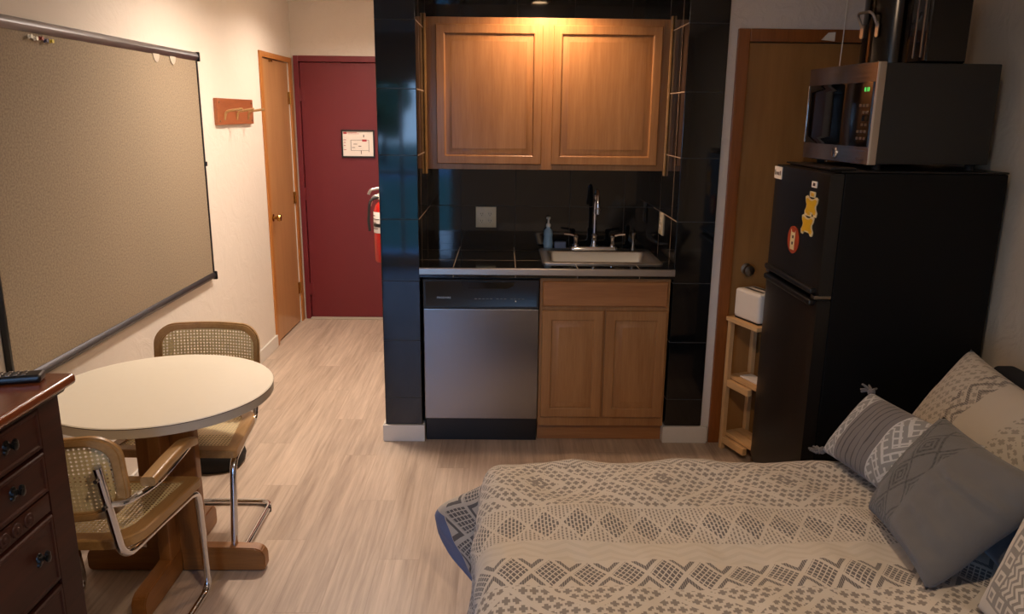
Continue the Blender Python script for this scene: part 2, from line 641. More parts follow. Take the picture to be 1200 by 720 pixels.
# tiled niche: two pillars, back, soffit
def pillar(name, x0, x1):
    bm = B(); box(bm, x0, x1, YC, YC+.012, .09, ZC, .004); 
    return struct(name, bm, M['tile_col'])
pillar('wall_pillar_left', -.600, -.411)
pillar('wall_pillar_right', .841, 1.029)
bm = B(); box(bm, -.50, -.411, YC+.012, 4.46, 0, ZC); struct('wall_niche_left', bm, M['tile_side'], smooth=False)
bm = B(); box(bm, .841, .93, YC+.012, 4.46, 0, ZC); struct('wall_niche_right', bm, M['tile_side'], smooth=False)
bm = B(); box(bm, .93, 1.029, YC+.012, 4.46, 0, ZC); struct('wall_niche_outer', bm, M['wall'], smooth=False)
bm = B(); box(bm, -.411, .841, 4.35, 4.46, 0, ZC); struct('wall_niche_back', bm, M['tile_back'], smooth=False)
bm = B(); box(bm, -.411, .841, YC, 4.35, 2.29, ZC-.001); struct('ceiling_niche', bm, M['tile_back'], smooth=False)
# rear wall with the tall window behind the camera
WX0, WX1, WZ0, WZ1 = -1.56, -.62, .10, 2.00
bm = B()
box(bm, XL-T, WX0, YR-T, YR, 0, ZC); box(bm, WX1, XR+T, YR-T, YR, 0, ZC)
box(bm, WX0, WX1, YR-T, YR, WZ1, ZC); box(bm, WX0, WX1, YR-T, YR, 0, WZ0)
struct('wall_rear', bm, M['wall'], smooth=False)
bm = B()
for x in (WX0, (WX0+WX1)/2-.02, WX1-.04):
    box(bm, x, x+.04, YR-.08, YR-.03, WZ0, WZ1, .004)
for z in (WZ0, WZ1-.04, 1.0):
    box(bm, WX0, WX1, YR-.08, YR-.03, z, z+.04, .004)
w1 = struct('window_1', bm, M['base'])
bm = B(); box(bm, WX0+.01, WX1-.01, YR-.058, YR-.052, WZ0+.01, WZ1-.01)
obj('pane', bm, M['pane'], w1, local=True)

def skirting(name, segs, h=.09, d=.014):
    bm = B()
    for x0, x1, y0, y1 in segs:
        box(bm, x0, x1, y0, y1, 0, h, .004)
    return struct(name, bm, M['base'])
skirting('baseboard_left', [(XL, XL+.014, YR, 5.39)])
skirting('baseboard_hall', [(-.614, -.60, YC-.012, YH)])
skirting('baseboard_pillar_left', [(-.612, -.398, YC-.014, YC+.011)])
bm = B(); box(bm, -.411, -.399, YC+.011, YC+.06, 0, .09, .002); struct('baseboard_niche_left', bm, M['base'])
skirting('baseboard_pillar_right', [(.829, 1.060, YC-.014, YC+.011)])
bm = B(); box(bm, .829, .841, YC+.011, YC+.06, 0, .09, .002); struct('baseboard_niche_right', bm, M['base'])
skirting('baseboard_right', [(XR-.014, XR, YR, YC)])

# --- doors
def knob(name, base, ax, parent, m, s=1):
    bm = B()
    sg = -1 if ax[0] == '-' else 1
    prof = [(.027*s, 0), (.027*s, .004), (.012*s, .008), (.011*s, .026), (.022*s, .032), (.027*s, .044), (.022*s, .056), (.004*s, .060)]
    lathe(bm, [(r, sg*z) for r, z in prof], base, ax[1], 24)
    return obj(name, bm, m, parent, local=True)
# door_1: the red door
bm = B(); box(bm, -1.57, -.66, YH-.004, YH+.045, .012, 2.018, .003)
d1 = struct('door_1', bm, M['red'])
bm = B()
box(bm, -1.612, -1.574, YH-.028, YH+.05, 0, 2.066, .004); box(bm, -.656, -.62, YH-.028, YH+.05, 0, 2.066, .004)
box(bm, -1.574, -.656, YH-.028, YH+.05, 2.022, 2.066, .004)
obj('door_frame', bm, M['red'], d1, local=True)
for z in (.25, 1.02, 1.78):
    bm = B(); lathe(bm, [(.008, -.05), (.008, .05)], (-1.572, YH-.014, z), 'Z', 10); box(bm, -1.572, -1.545, YH-.009, YH-.004, z-.05, z+.05)
    obj('hinge', bm, M['red'], d1, local=True)
bm = B(); box(bm, -1.574, -.656, YH-.05, YH+.02, .001, .011, .003); obj('threshold', bm, M['edge_band'], d1, local=True, label='pale metal threshold')
knob('door_handle', (-.73, YH-.004, .95), '-Y', d1, M['brass'])
# door_2: closet door in the left wall
bm = B(); box(bm, XL-.035, XL-.004, 5.437, 6.093, .012, 2.005, .003)
d2 = struct('door_2', bm, M['door_wood'])
bm = B()
box(bm, XL, XL+.012, 5.378, 5.432, 0, 2.045, .003); box(bm, XL, XL+.012, 6.098, 6.168, 0, 2.045, .003); box(bm, XL, XL+.012, 5.432, 6.098, 2.008, 2.045, .003)
obj('door_frame', bm, M['trim_wood2'], d2, local=True)
knob('door_handle', (XL-.004, 5.505, .918), '+X', d2, M['brass'])
for z in (.28, 1.0, 1.75):
    bm = B(); lathe(bm, [(.008, -.045), (.008, .045)], (XL+.004, 6.094, z), 'Z', 10); box(bm, XL-.004, XL+.004, 6.06, 6.094, z-.045, z+.045)
    obj('hinge', bm, M['brass'], d2, local=True)
bm = B(); box(bm, XL-.012, XL+.016, 5.62, 5.65, 1.985, 2.0, .003); obj('ball_catch', bm, M['brass'], d2, local=True)
# door_3: plain door behind the fridge
bm = B(); box(bm, 1.130, 1.795, WY+.010, WY+.045, .012, 1.985, .003)
d3 = struct('door_3', bm, M['door_dark'])
bm = B()
box(bm, 1.071, 1.127, WY-.016, WY+.012, 0, 2.045, .004); box(bm, 1.798, 1.854, WY-.016, WY+.012, 0, 2.045, .004); box(bm, 1.127, 1.798, WY-.016, WY+.012, 1.988, 2.045, .004)
obj('door_frame', bm, M['trim_wood'], d3, local=True)
knob('door_handle', (1.205, WY+.010, .918), '-Y', d3, M['pewter'], 1.05)

# ================================================================== HALL THINGS
# fabric board on the left wall
bd = thing('tack_board', 'large tan fabric pin board with grey metal rails on left wall', 'pin board', (XL, 3.35, .74))
Y0, Y1, Z0, Z1 = 2.44, 4.255, .742, 1.946
bm = B(); box(bm, XL+.004, XL+.018, Y0+.01, Y1-.006, Z0+.02, Z1-.02); obj('panel', bm, M['linen'], bd, smooth=False)
def rail(z, r, m, nm):
    bm = B()
    prof = [(XL+.002+.001, z-r), (XL+.02, z-r), (XL+.03, z-r*.6), (XL+.034, z), (XL+.03, z+r*.6), (XL+.02, z+r), (XL+.003, z+r)]
    loft(bm, [[Vector((x, y, zz)) for x, zz in prof] for y in (Y0-.006, Y1)])
    obj(nm, bm, m, bd)
rail(Z1-.021, .021, M['alu'], 'top_rail')
rail(Z0+.018, .018, M['alu_dark'], 'bottom_rail')
for y in (Y0-.004, Y1-.008):
    bm = B(); box(bm, XL+.002, XL+.024, y, y+.012, Z0+.02, Z1-.02, .002); obj('side_rail', bm, M['black'], bd)
for z in (Z0+.018, Z1-.021):
    bm = B(); box(bm, XL+.001, XL+.038, Y1-.004, Y1+.010, z-.024, z+.024, .006); obj('corner_cap', bm, M['black'], bd)
bm = B(); box(bm, XL+.004, XL+.03, Y1-.002, Y1+.012, 1.36, 1.385, .003); obj('latch', bm, M['black'], bd)
for y in (3.766, 3.95):
    bm = B()
    poly = [(y+.034*math.cos(a), 1.908+.040*math.sin(a)) for a in [PI+PI*i/14 for i in range(15)]]
    prism(bm, poly, .003, lambda a, b, d: (XL+.019+d, a, b))
    obj('hanging_tab', bm, M['edge_band'], bd, label='white half-round tab')
for i, (y, z, mm, cn) in enumerate([(2.775, 1.890, 'pin_white', 'white push pin at the left end of the row of pins'), (2.805, 1.886, 'pin_white', 'white push pin, second from the left, beside the red pin'),
                                (2.838, 1.889, 'pin_red', 'dark red push pin in the row under the board rail'), (2.866, 1.884, 'pin_blue', 'dark blue push pin in the row under the board rail'),
                                (2.900, 1.885, 'pin_yellow', 'yellow push pin at the right end of the row of pins')]):
    bm = B(); lathe(bm, [(.001, .0), (.0012, .004), (.0075, .005), (.0075, .007), (.0045, .009), (.0045, .013), (.007, .015), (.007, .017)], (XL+.0172, y, z), 'X', 14)
    tag(obj('push_pin', bm, M[mm]), cn, 'push pin', 'push pins on the pin board')

# coat hook board
hk = thing('coat_rack', 'small reddish wooden coat rack with three pegs on left wall', 'coat rack', (XL, 4.82, 1.57))
bm = B(); box(bm, XL, XL+.020, 4.50, 5.14, 1.573, 1.722, .003); obj('backboard', bm, M['hook_wood'], hk)
for y in (4.61, 4.82, 5.03):
    bm = B(); tube(bm, [(XL+.018, y, 1.600), (XL+.030, y, 1.650), (XL+.125, y+.004, 1.664)], .0075, 10, .02)
    obj('peg', bm, M['beech'], hk)
for y, z in ((4.535, 1.70), (4.535, 1.595), (5.105, 1.70), (5.105, 1.595)):
    bm = B(); lathe(bm, [(.006, 0), (.006, .003), (.002, .004)], (XL+.020, y, z), 'X', 10); obj('screw', bm, M['pewter'], hk)

# evacuation plan on the red door
ev = thing('evacuation_plan', 'black framed evacuation plan hanging on the red door', 'framed plan', (-1.141, YH-.006, 1.306))
YD = YH-.004
bm = B()
for a in ((-1.272, -1.012, 1.306, 1.318), (-1.272, -1.012, 1.507, 1.519), (-1.272, -1.260, 1.318, 1.507), (-1.024, -1.012, 1.318, 1.507)):
    box(bm, a[0], a[1], YD-.016, YD-.001, a[2], a[3], .002)
obj('frame', bm, M['black'], ev)
bm = B(); box(bm, -1.261, -1.023, YD-.008, YD-.002, 1.317, 1.508); obj('sheet', bm, M['paper'], ev, smooth=False)
bm = B()
def mark(x0, x1, z0, z1): box(bm, x0, x1, YD-.0095, YD-.008, z0, z1)
mark(-1.255, -1.228, 1.487, 1.503); mark(-1.222, -1.150, 1.497, 1.500); mark(-1.222, -1.130, 1.488, 1.490)
obj('red_heading', bm, M['pink_ink'], ev, smooth=False, label='red printed heading')
bm = B(); mark(-1.110, -1.075, 1.430, 1.446); obj('red_marker', bm, M['pink_ink'], ev, smooth=False, label='red marker on the plan')

for x1_, z_ in ((-1.235, 1.440), (-1.238, 1.420), (-1.24, 1.396), (-1.236, 1.365)):
    bm = B(); mark(-1.255, x1_, z_, z_+.004); obj('legend_line', bm, M['pink_ink'], ev, smooth=False)
bm = B()
for x0, x1, z0, z1 in ((-1.10, -1.094, 1.462, 1.482), (-1.178, -1.150, 1.408, 1.412), (-1.14, -1.118, 1.392, 1.397), (-1.19, -1.168, 1.382, 1.386), (-1.122, -1.117, 1.335, 1.36), (-1.20, -1.197, 1.36, 1.44), (-1.06, -1.057, 1.35, 1.44), (-1.20, -1.057, 1.44, 1.442), (-1.2, -1.057, 1.36, 1.362)):
    mark(x0, x1, z0, z1)
obj('floor_plan_lines', bm, M['dark_ink'], ev, smooth=False)

# fire extinguisher behind the pillar
fx = thing('fire_extinguisher', 'red fire extinguisher with white label behind the left black pillar', 'fire extinguisher', (-.692, 4.5, .80))
bm = B(); lathe(bm, [(.03, .80), (.055, .802), (.063, .815), (.063, 1.10), (.055, 1.13), (.035, 1.15), (.022, 1.155), (.022, 1.165)], (-.692, 4.5, 0), 'Z', 32); obj('cylinder', bm, M['ext_red'], fx)
bm = B(); lathe(bm, [(.0638, .975), (.0642, .976), (.0642, 1.095), (.0638, 1.096)], (-.692, 4.5, 0), 'Z', 32, cap=False); obj('label_band', bm, M['paper'], fx, label='white printed label')
bm = B()
for z, a0, a1 in ((1.075, 150, 220), (1.055, 160, 250), (1.035, 150, 230), (1.0, 170, 240)):
    pts = [(-.692+.0646*math.cos(math.radians(a)), 4.5+.0646*math.sin(math.radians(a)), z) for a in range(a0, a1+1, 10)]
    tube(bm, pts, .002, 6)
obj('label_lettering', bm, M['dark_ink'], fx)
bm = B(); lathe(bm, [(.022, 1.164), (.024, 1.17), (.024, 1.205), (.014, 1.212)], (-.692, 4.5, 0), 'Z', 20); obj('valve', bm, M['steel'], fx)
bm = B(); tube(bm, [(-.68, 4.5, 1.20), (-.70, 4.49, 1.232), (-.765, 4.47, 1.222), (-.775, 4.465, 1.195)], .008, 8, .02); obj('lever', bm, M['steel'], fx)
bm = B(); tube(bm, [(-.70, 4.49, 1.19), (-.75, 4.47, 1.188), (-.768, 4.465, 1.13)], .007, 8, .02); obj('carry_handle', bm, M['steel'], fx)
bm = B(); lathe(bm, [(.001, -.006), (.017, -.005), (.017, .006), (.014, .008)], (-.715, 4.470, 1.185), 'Y', 18); obj('gauge', bm, M['pin_white'], fx)
bm = B(); tube(bm, [(-.71, 4.478, 1.18), (-.765, 4.44, 1.17), (-.775, 4.435, 1.05), (-.768, 4.43, .99)], .008, 10, .04); obj('hose', bm, M['rubber'], fx)
bm = B(); box(bm, -.632, -.600, 4.47, 4.53, .99, 1.05, .003); lathe(bm, [(.0645, 1.01), (.067, 1.012), (.067, 1.028), (.0645, 1.03)], (-.692, 4.5, 0), 'Z', 32, cap=False); obj('bracket', bm, M['black'], fx)

# hall ceiling lamps (just above the frame), plus an added bed fill
LX, LY = -.95, 5.25
RX, RY = -.77, 3.90
BX, BY = .25, .75
M['lamp_glass'] = emit('warm_lamp_glass', '#ffd9ac', 6.)
for x_, y_, lab in ((LX, LY, 'round recessed ceiling light in the hall before the red door'), (RX, RY, 'round recessed ceiling light between table and hall'), (BX, BY, 'added round ceiling light above the bed, unseen, for warm fill')):
    hl = thing('recessed_light', lab, 'ceiling light', (x_, y_, ZC), 0, 'recessed ceiling lights')
    bm = B(); lathe(bm, [(.085, -.0005), (.088, -.005), (.074, -.010), (.070, -.004), (.070, -.0005)], (x_, y_, ZC), 'Z', 40, cap=False); obj('trim_ring', bm, M['base'], hl)
    bm = B(); lathe(bm, [(.069, -.001), (.068, -.004), (.003, -.006)], (x_, y_, ZC), 'Z', 40); obj('lens', bm, M['lamp_glass'], hl)

# ================================================================== KITCHEN
def raised(bm, x0, x1, z0, z1, y, d=.02, fr=.055):
    """cabinet door with a raised centre panel, facing -Y"""
    rectrings(bm, x0, x1, z0, z1, [(0, d), (0, .004), (.004, 0), (fr-.004, 0), (fr, .003), (fr+.002, .011), (fr+.010, .011), (fr+.034, .003), (fr+.036, .003)],
              lambda a, b, q: (a, y+q, b))
# --- wall cabinet
uc = thing('wall_cabinet', 'honey oak wall cabinet with two raised panel doors above the sink', 'cabinet', (.216, 4.35, 1.37))
UY = 4.095
bm = B(); box(bm, -.372, .804, UY+.02, 4.349, 1.375, 2.115); obj('body', bm, M['oak'], uc, smooth=False)
bm = B()
box(bm, -.372, -.33, UY, UY+.02, 1.37, 2.12, .001); box(bm, .770, .804, UY, UY+.02, 1.37, 2.12, .001); box(bm, .176, .256, UY, UY+.02, 1.37, 2.12, .001)
for a_, b_ in ((-.33, .176), (.256, .770)):
    box(bm, a_, b_, UY, UY+.0195, 2.07, 2.12); box(bm, a_, b_, UY, UY+.0195, 1.37, 1.405)
obj('face_frame', bm, M['oak'], uc)
for x0, x1 in ((-.349, .190), (.242, .790)):
    bm = B(); raised(bm, x0, x1, 1.398, 2.085, UY-.0205, .02, .045); obj('door', bm, M['oak'], uc, ang=20)
for x0, x1 in ((-.411, -.372), (.804, .841)):
    bm = B(); box(bm, x0+.0005, x1, UY+.004, UY+.016, 1.37, 2.12, .001); obj('filler_strip', bm, M['oak'], uc)
for x0, x1 in ((-.4105, -.398), (.828, .8405)):
    bm = B(); box(bm, x0, x1, UY-.016, UY+.004, 1.345, 2.135, .003); obj('edge_molding', bm, M['beech'], uc, label='light wood molding strip')

# --- dishwasher
dw = thing('dishwasher', 'stainless steel dishwasher with black control panel left of the sink cabinet', 'dishwasher', (-.107, YC, 0))
DY = 3.722
bm = B(); box(bm, -.392, .176, DY+.03, 4.30, .10, .868); obj('tub', bm, M['black'], dw, smooth=False)
bm = B(); box(bm, -.394, .178, DY, DY+.03, .132, .712, .004); obj('door_panel', bm, M['steel_door'], dw)
bm = B()
# control panel with a scooped handle pocket
rectrings(bm, -.394, .178, .714, .862, [(0, .03), (0, .003), (.003, 0), (.012, 0), (.014, .001)], lambda a, b, q: (a, DY+q-.004, b))
obj('control_panel', bm, M['black'], dw)
bm = B()
poly = [(-.205, .850), (.055, .850), (.048, .832), (.02, .818), (-.17, .818), (-.198, .832)]
prism(bm, poly, .006, lambda a, b, d: (a, DY-.004-d, b)); obj('pocket_handle', bm, M['gloss_black'], dw)
bm = B(); text_mesh(bm, 'FRIGIDAIRE', .0135, lambda a, b: (-.292+a, DY-.0048, .770+b)); obj('lettering', bm, M['steel'], dw, smooth=False)
for i in range(12):
    x = -.135+.019*i+(.012 if i > 4 else 0)+(.012 if i > 7 else 0)
    bm = B(); box(bm, x-.006, x+.006, DY-.0055, DY-.003, .764, .767, .0004, 1); obj('button', bm, M['pewter'], dw)
bm = B(); lathe(bm, [(.0035, 0), (.0035, -.003), (.002, -.004)], (.062, DY-.004, .754), 'Y', 10); obj('indicator_dot', bm, M['pin_white'], dw)
bm = B(); box(bm, -.392, .176, DY+.035, DY+.05, .001, .130, .002); obj('toe_kick', bm, M['black'], dw)

# --- sink base cabinet
sb = thing('sink_cabinet', 'honey oak base cabinet with two doors under the kitchen sink', 'cabinet', (.51, YC, 0))
bm = B(); box(bm, .182, .828, YC+.02, 4.30, .09, .690); obj('body', bm, M['oak'], sb, smooth=False)
bm = B()
box(bm, .182, .205, YC, YC+.02, .09, .868, .001); box(bm, .806, .828, YC, YC+.02, .09, .868, .001); box(bm, .205, .806, YC, YC+.0195, .845, .868); box(bm, .205, .806, YC, YC+.0195, .70, .735); box(bm, .205, .806, YC, YC+.0195, .09, .155); box(bm, .485, .527, YC, YC+.0195, .155, .70)
obj('face_frame', bm, M['oak'], sb)
bm = B(); rectrings(bm, .194, .816, .728, .856, [(0, .02), (0, .006), (.006, 0), (.02, 0)], lambda a, b, q: (a, YC-.0205+q, b)); obj('false_drawer_front', bm, M['oak_h'], sb)
for x0, x1 in ((.194, .502), (.512, .818)):
    bm = B(); raised(bm, x0, x1, .142, .706, YC-.0205, .02, .05); obj('door', bm, M['oak'], sb, ang=20)
bm = B(); box(bm, .182, .828, YC+.035, YC+.05, .001, .089, .001); obj('toe_kick', bm, M['oak_h'], sb)

# --- countertop
ct = thing('countertop', 'black tiled countertop with steel front edge', 'countertop', (.215, YC, .87))
SX0, SX1, SY0, SY1 = .215, .79, 3.86, 4.215
bm = B()
box(bm, -.410, SX0, YC-.018, 4.349, .870, .918); box(bm, SX1, .840, YC-.018, 4.349, .870, .918)
box(bm, SX0, SX1, YC-.018, SY0, .870, .918); box(bm, SX0, SX1, SY1, 4.349, .870, .918)
obj('tile_slab', bm, M['tile_top'], ct, smooth=False)
bm = B()
prof = [(YC-.0185, .919), (YC-.030, .919), (YC-.033, .916), (YC-.033, .888), (YC-.030, .885), (YC-.0185, .885)]
loft(bm, [[Vector((x, y, z)) for y, z in prof] for x in (-.410, .840)]); obj('steel_edge', bm, M['steel'], ct, label='brushed steel edge strip')

# --- sink
sk = thing('sink', 'square stainless steel drop-in sink in the tiled counter', 'sink', (.50, 4.05, .919))
bm = B()
f = lambda a, b, q: (a, b, .919+q)
def rr(x0, x1, y0, y1, r, z): return [Vector((a, b, z)) for a, b in rrect(x1-x0, y1-y0, r, 5, (x0+x1)/2, (y0+y1)/2)]
rings = [rr(.197, .808, 3.838, 4.285, .02, .9185), rr(.197, .808, 3.838, 4.285, .02, .923), rr(.202, .803, 3.843, 4.28, .018, .926),
         rr(.235, .772, 3.874, 4.195, .03, .926), rr(.240, .767, 3.879, 4.190, .03, .920), rr(.250, .757, 3.889, 4.18, .035, .76), rr(.28, .727, 3.92, 4.15, .03, .742), rr(.48, .53, 4.01, 4.06, .02, .738)]
loft(bm, rings, cap=False); bm.faces.new([bm.verts.new(p) for p in rings[-1]]) if False else None
bmesh.ops.contextual_create(bm, geom=[e for e in bm.edges if e.is_boundary and e.verts[0].co.z < .75])
obj('basin', bm, M['sink_steel'], sk, ang=50)
bm = B(); lathe(bm, [(.038, .743), (.040, .746), (.03, .747), (.025, .741), (.004, .741)], (.505, 4.035, 0), 'Z', 24); obj('drain', bm, M['chrome'], sk)

# --- faucet
fc = thing('faucet', 'chrome gooseneck kitchen faucet with two lever handles behind the sink', 'faucet', (.50, 4.24, .926))
bm = B(); loft(bm, [[Vector((a, b, z)) for a, b in rrect(w, h, h*.45, 5, .50, 4.242)] for w, h, z in ((.275, .052, .926), (.275, .052, .936), (.262, .042, .944))]); obj('base_plate', bm, M['chrome'], fc)
bm = B()
lathe(bm, [(.020, .943), (.020, .955), (.0155, .965), (.0155, 1.0), (.0175, 1.003), (.0175, 1.012), (.012, 1.018)], (.50, 4.242, 0), 'Z', 20); obj('spout_base', bm, M['chrome'], fc)
pts = [(.50, 4.242, 1.01), (.50, 4.242, 1.18)] + [(.50, 4.182+.06*math.cos(a), 1.18+.075*math.sin(a)) for a in [PI*i/12 for i in range(1, 13)]] + [(.50, 4.122, 1.165)]
bm = B(); tube(bm, pts, .0105, 14); lathe(bm, [(.0105, 1.17), (.0145, 1.166), (.0145, 1.140), (.011, 1.137)], (.50, 4.122, 0), 'Z', 16); obj('spout', bm, M['chrome'], fc)
for s in (-1, 1):
    x = .50+s*.101
    bm = B(); lathe(bm, [(.017, .943), (.017, .953), (.011, .962), (.012, .985), (.015, .99), (.015, 1.005), (.008, 1.012)], (x, 4.242, 0), 'Z', 18)
    tube(bm, [(x, 4.242, 1.0), (x+s*.03, 4.238, 1.010), (x+s*.068, 4.232, 1.014)], lambda t: .0075-.002*t, 10)
    obj('lever_handle', bm, M['chrome'], fc)
bm = B(); lathe(bm, [(.016, .926), (.016, .934), (.009, .944), (.009, .985), (.012, .992), (.013, 1.02), (.011, 1.034), (.004, 1.038)], (.716, 4.245, 0), 'Z', 18)
tube(bm, [(.716, 4.245, 1.022), (.716, 4.225, 1.030), (.716, 4.205, 1.022)], .008, 10, .01)
tag(obj('side_sprayer', bm, M['pewter']), 'small grey side sprayer right of the faucet', 'sprayer')
# --- soap and sponge
sp = thing('soap_dispenser', 'clear blue soap bottle with pump left of the faucet', 'soap bottle', (.262, 4.31, .918))
bm = B(); lathe(bm, [(.020, .9185), (.025, .922), (.027, .95), (.024, .985), (.026, 1.0), (.022, 1.022), (.011, 1.034), (.011, 1.040)], (.250, 4.318, 0), 'Z', 24); obj('bottle', bm, M['blue_soap'], sp)
bm = B(); lathe(bm, [(.013, 1.040), (.013, 1.056), (.006, 1.060), (.005, 1.082), (.011, 1.084), (.012, 1.094), (.004, 1.098)], (.250, 4.318, 0), 'Z', 16); tube(bm, [(.250, 4.318, 1.09), (.250, 4.29, 1.092), (.250, 4.276, 1.086)], .005, 8, .006); obj('pump', bm, M['white_plastic'], sp)
bm = B(); box(bm, .285, .350, 4.294, 4.336, .9185, .958, .008, 3)
tag(obj('sponge', bm, flat('blue_grey_sponge', '#6b7a93', .9)), 'blue-grey sponge beside the soap bottle', 'sponge')
# --- outlets
def receptacle(bm, f, a, b):
    for da in (-.006, .006):
        rectrings(bm, a+da-.0012, a+da+.0012, b-.004, b+.005, [(0, 0), (0, .0008)], f)
    rectrings(bm, a-.002, a+.002, b-.012, b-.008, [(0, 0), (0, .0008)], f)
op = thing('outlet_plate', 'cream double wall outlet plate on the black backsplash', 'outlet', (-.10, 4.35, 1.03))
fo = lambda a, b, q: (a, 4.3495-q, b)
bm = B(); rectrings(bm, -.157, -.043, 1.030, 1.145, [(0, 0), (0, .004), (.004, .006)], fo); obj('plate', bm, M['ivory'], op)
for x in (-.124, -.078):
    for dz in (-.0195, .0195):
        bm = B(); loft(bm, [[Vector(fo(a, b, q)) for a, b in rrect(.032, .028, .010, 4, x, 1.0875+dz)] for q in (.006, .0075)])
        s = obj('socket', bm, M['ivory'], op)
        bm = B(); receptacle(bm, lambda a, b, q: fo(a, b, q+.0075), x, 1.0875+dz); obj('slots', bm, M['black'], s, local=True)
so = thing('side_outlet', 'ivory outlet plate on the right side wall of the sink niche', 'outlet', (.841, 4.12, 1.04))
fs = lambda a, b, q: (.8405-q, a, b)
bm = B(); rectrings(bm, 4.06, 4.16, 1.035, 1.15, [(0, 0), (0, .004), (.004, .006)], fs); obj('plate', bm, M['ivory'], so)
for dz in (-.0195, .0195):
    bm = B(); loft(bm, [[Vector(fs(a, b, q)) for a, b in rrect(.032, .028, .010, 4, 4.11, 1.0925+dz)] for q in (.006, .009)])
    s = obj('socket', bm, M['white_plastic'], so)
    bm = B(); receptacle(bm, lambda a, b, q: fs(a, b, q+.009), 4.11, 1.0925+dz); obj('slots', bm, M['black'], s, local=True)
# --- recessed downlight in the niche ceiling
NX, NY, NZ = .20, 3.90, 2.29
dl = thing('downlight', 'small round recessed downlight above the oak wall cabinet', 'downlight', (NX, NY, NZ))
bm = B(); lathe(bm, [(.058, -.0005), (.060, -.006), (.045, -.007), (.044, -.001)], (NX, NY, NZ), 'Z', 32, cap=False); obj('trim_ring', bm, M['base'], dl)
bm = B(); lathe(bm, [(.043, -.0008), (.043, -.004), (.003, -.005)], (NX, NY, NZ), 'Z', 32); obj('lens', bm, emit('downlight_lens', '#ffd2a0', 14.), dl)

# ================================================================== FRIDGE CORNER
fr = thing('refrigerator', 'black top-freezer refrigerator beside the bed', 'refrigerator', (1.52, 3.155, 0))
FX0, FX1, FX2, FY0, FY1, FZ = 1.185, 1.25, 1.86, 2.865, 3.45, 1.462
bm = B(); box(bm, FX1+.004, FX2, FY0+.004, FY1-.004, .035, FZ-.008, .006); obj('cabinet', bm, M['fridge_side'], fr)
bm = B(); box(bm, FX1-.01, FX2, FY0+.002, FY1-.002, FZ-.007, FZ, .003); obj('top_cover', bm, M['fridge'], fr)
def fdoor(z0, z1, nm):
    bm = B()
    poly = []
    W = FY1-FY0
    ring = []
    for i in range(13):
        t = i/12
        bul = .010*(1-(2*t-1)**2)
        ring.append((FX0+.008-bul if 0 < i < 12 else FX0+.014, FY0+W*t))
    ring = [(FX1, FY0)]+ring+[(FX1, FY1)]
    loft(bm, [[Vector((x, y, z)) for x, y in ring] for z in (z0, z1)])
    bmesh.ops.bevel(bm, geom=[e for e in bm.edges if abs(e.verts[0].co.z-e.verts[1].co.z) < 1e-6 and (e.verts[0].co.x < FX1-.02)], offset=.006, segments=2, affect='EDGES')
    return obj(nm, bm, M['fridge'], fr)
fz = fdoor(.990, FZ-.012, 'freezer_door')
fdn = fdoor(.07, .972, 'fridge_door')
# moulded grip under the freezer door and on top of the fridge door
bm = B(); box(bm, FX0-.012, FX0+.02, FY0+.02, FY1-.03, .991, 1.016, .008, 3); obj('freezer_grip', bm, M['fridge'], fz, local=True)
bm = B(); box(bm, FX0-.012, FX0+.02, FY0+.02, FY1-.03, .946, .971, .008, 3); obj('fridge_grip', bm, M['fridge'], fdn, local=True)
for y in (FY0+.03, FY1-.03):
    bm = B(); box(bm, FX0+.004, FX1+.03, y-.02, y+.02, .9735, .9885, .003); obj('hinge', bm, M['pewter'], fr)
bm = B(); box(bm, FX0+.02, FX1+.05, FY0+.02, FY0+.08, FZ, FZ+.010, .004); obj('hinge_cover', bm, M['black'], fr)
bm = B(); box(bm, FX1, FX1+.02, FY0+.02, FY1-.02, .012, .068, .004); obj('kick_grille', bm, M['black'], fr)
for x in (FX1+.05, FX2-.05):
    for y in (FY0+.05, FY1-.05):
        bm = B(); lathe(bm, [(.018, 0), (.018, .012), (.01, .014), (.01, .036)], (x, y, 0), 'Z', 12); obj('foot', bm, M['black'], fr)
# magnets / stickers: on the curved door front
def dface(y):
    t = (y-FY0)/(FY1-FY0)
    return FX0+.008-.010*(1-(2*t-1)**2)
def on_door(y0, z0, th=.002):
    s = .0
    return lambda a, b, d: (dface(y0+a)-.0008-d*th, y0+a, z0+b)
def plate(poly, y, z, m, th=.003, par=None, nm='plate', off=0.):
    bm = B(); f_ = on_door(y, z)
    loft(bm, [[Vector((dface(y+a)-.0006-off-q, y+a, z+b)) for a, b in poly] for q in (0, th)])
    return obj(nm, bm, m, par, local=bool(par))
def dtext(s, size, y, z, m, par, off):
    bm = B(); text_mesh(bm, s, size, lambda a, b: (dface(y-a)-.0006-off, y-a, z+b)); return obj('lettering', bm, m, par, local=True, smooth=False)
o = plate(rrect(.105, .052, .004, 3), 3.385, 1.418, M['paper']); tag(o, 'white brand label at the top far corner of the freezer door', 'label')
bm = B()
for i, (a, b, w, h) in enumerate(((.026, 0, .006, .022), (.014, -.003, .008, .012), (.002, -.003, .008, .012), (-.010, -.003, .008, .014), (-.022, 0, .007, .018))):
    rectrings(bm, a-w/2, a+w/2, b-h/2, b+h/2, [(0, 0), (0, .0006), (w*.3, .0008)], lambda p, q, d: (dface(3.385+p*1.5)-.0036-d, 3.385+p*1.5, 1.418+q))
obj('printing', bm, M['dark_ink'], o, local=True)
o = plate(rrect(.044, .024, .003, 3), 2.972, 1.403, M['paper']); tag(o, 'tiny white square magnet near the top right of the freezer door', 'magnet')
bm = B(); rectrings(bm, -.010, .010, -.006, .006, [(0, 0), (0, .0006), (.003, .0007)], lambda p, q, d: (dface(2.972+p)-.0036-d, 2.972+p, 1.403+q)); obj('printing', bm, M['dark_ink'], o, local=True)
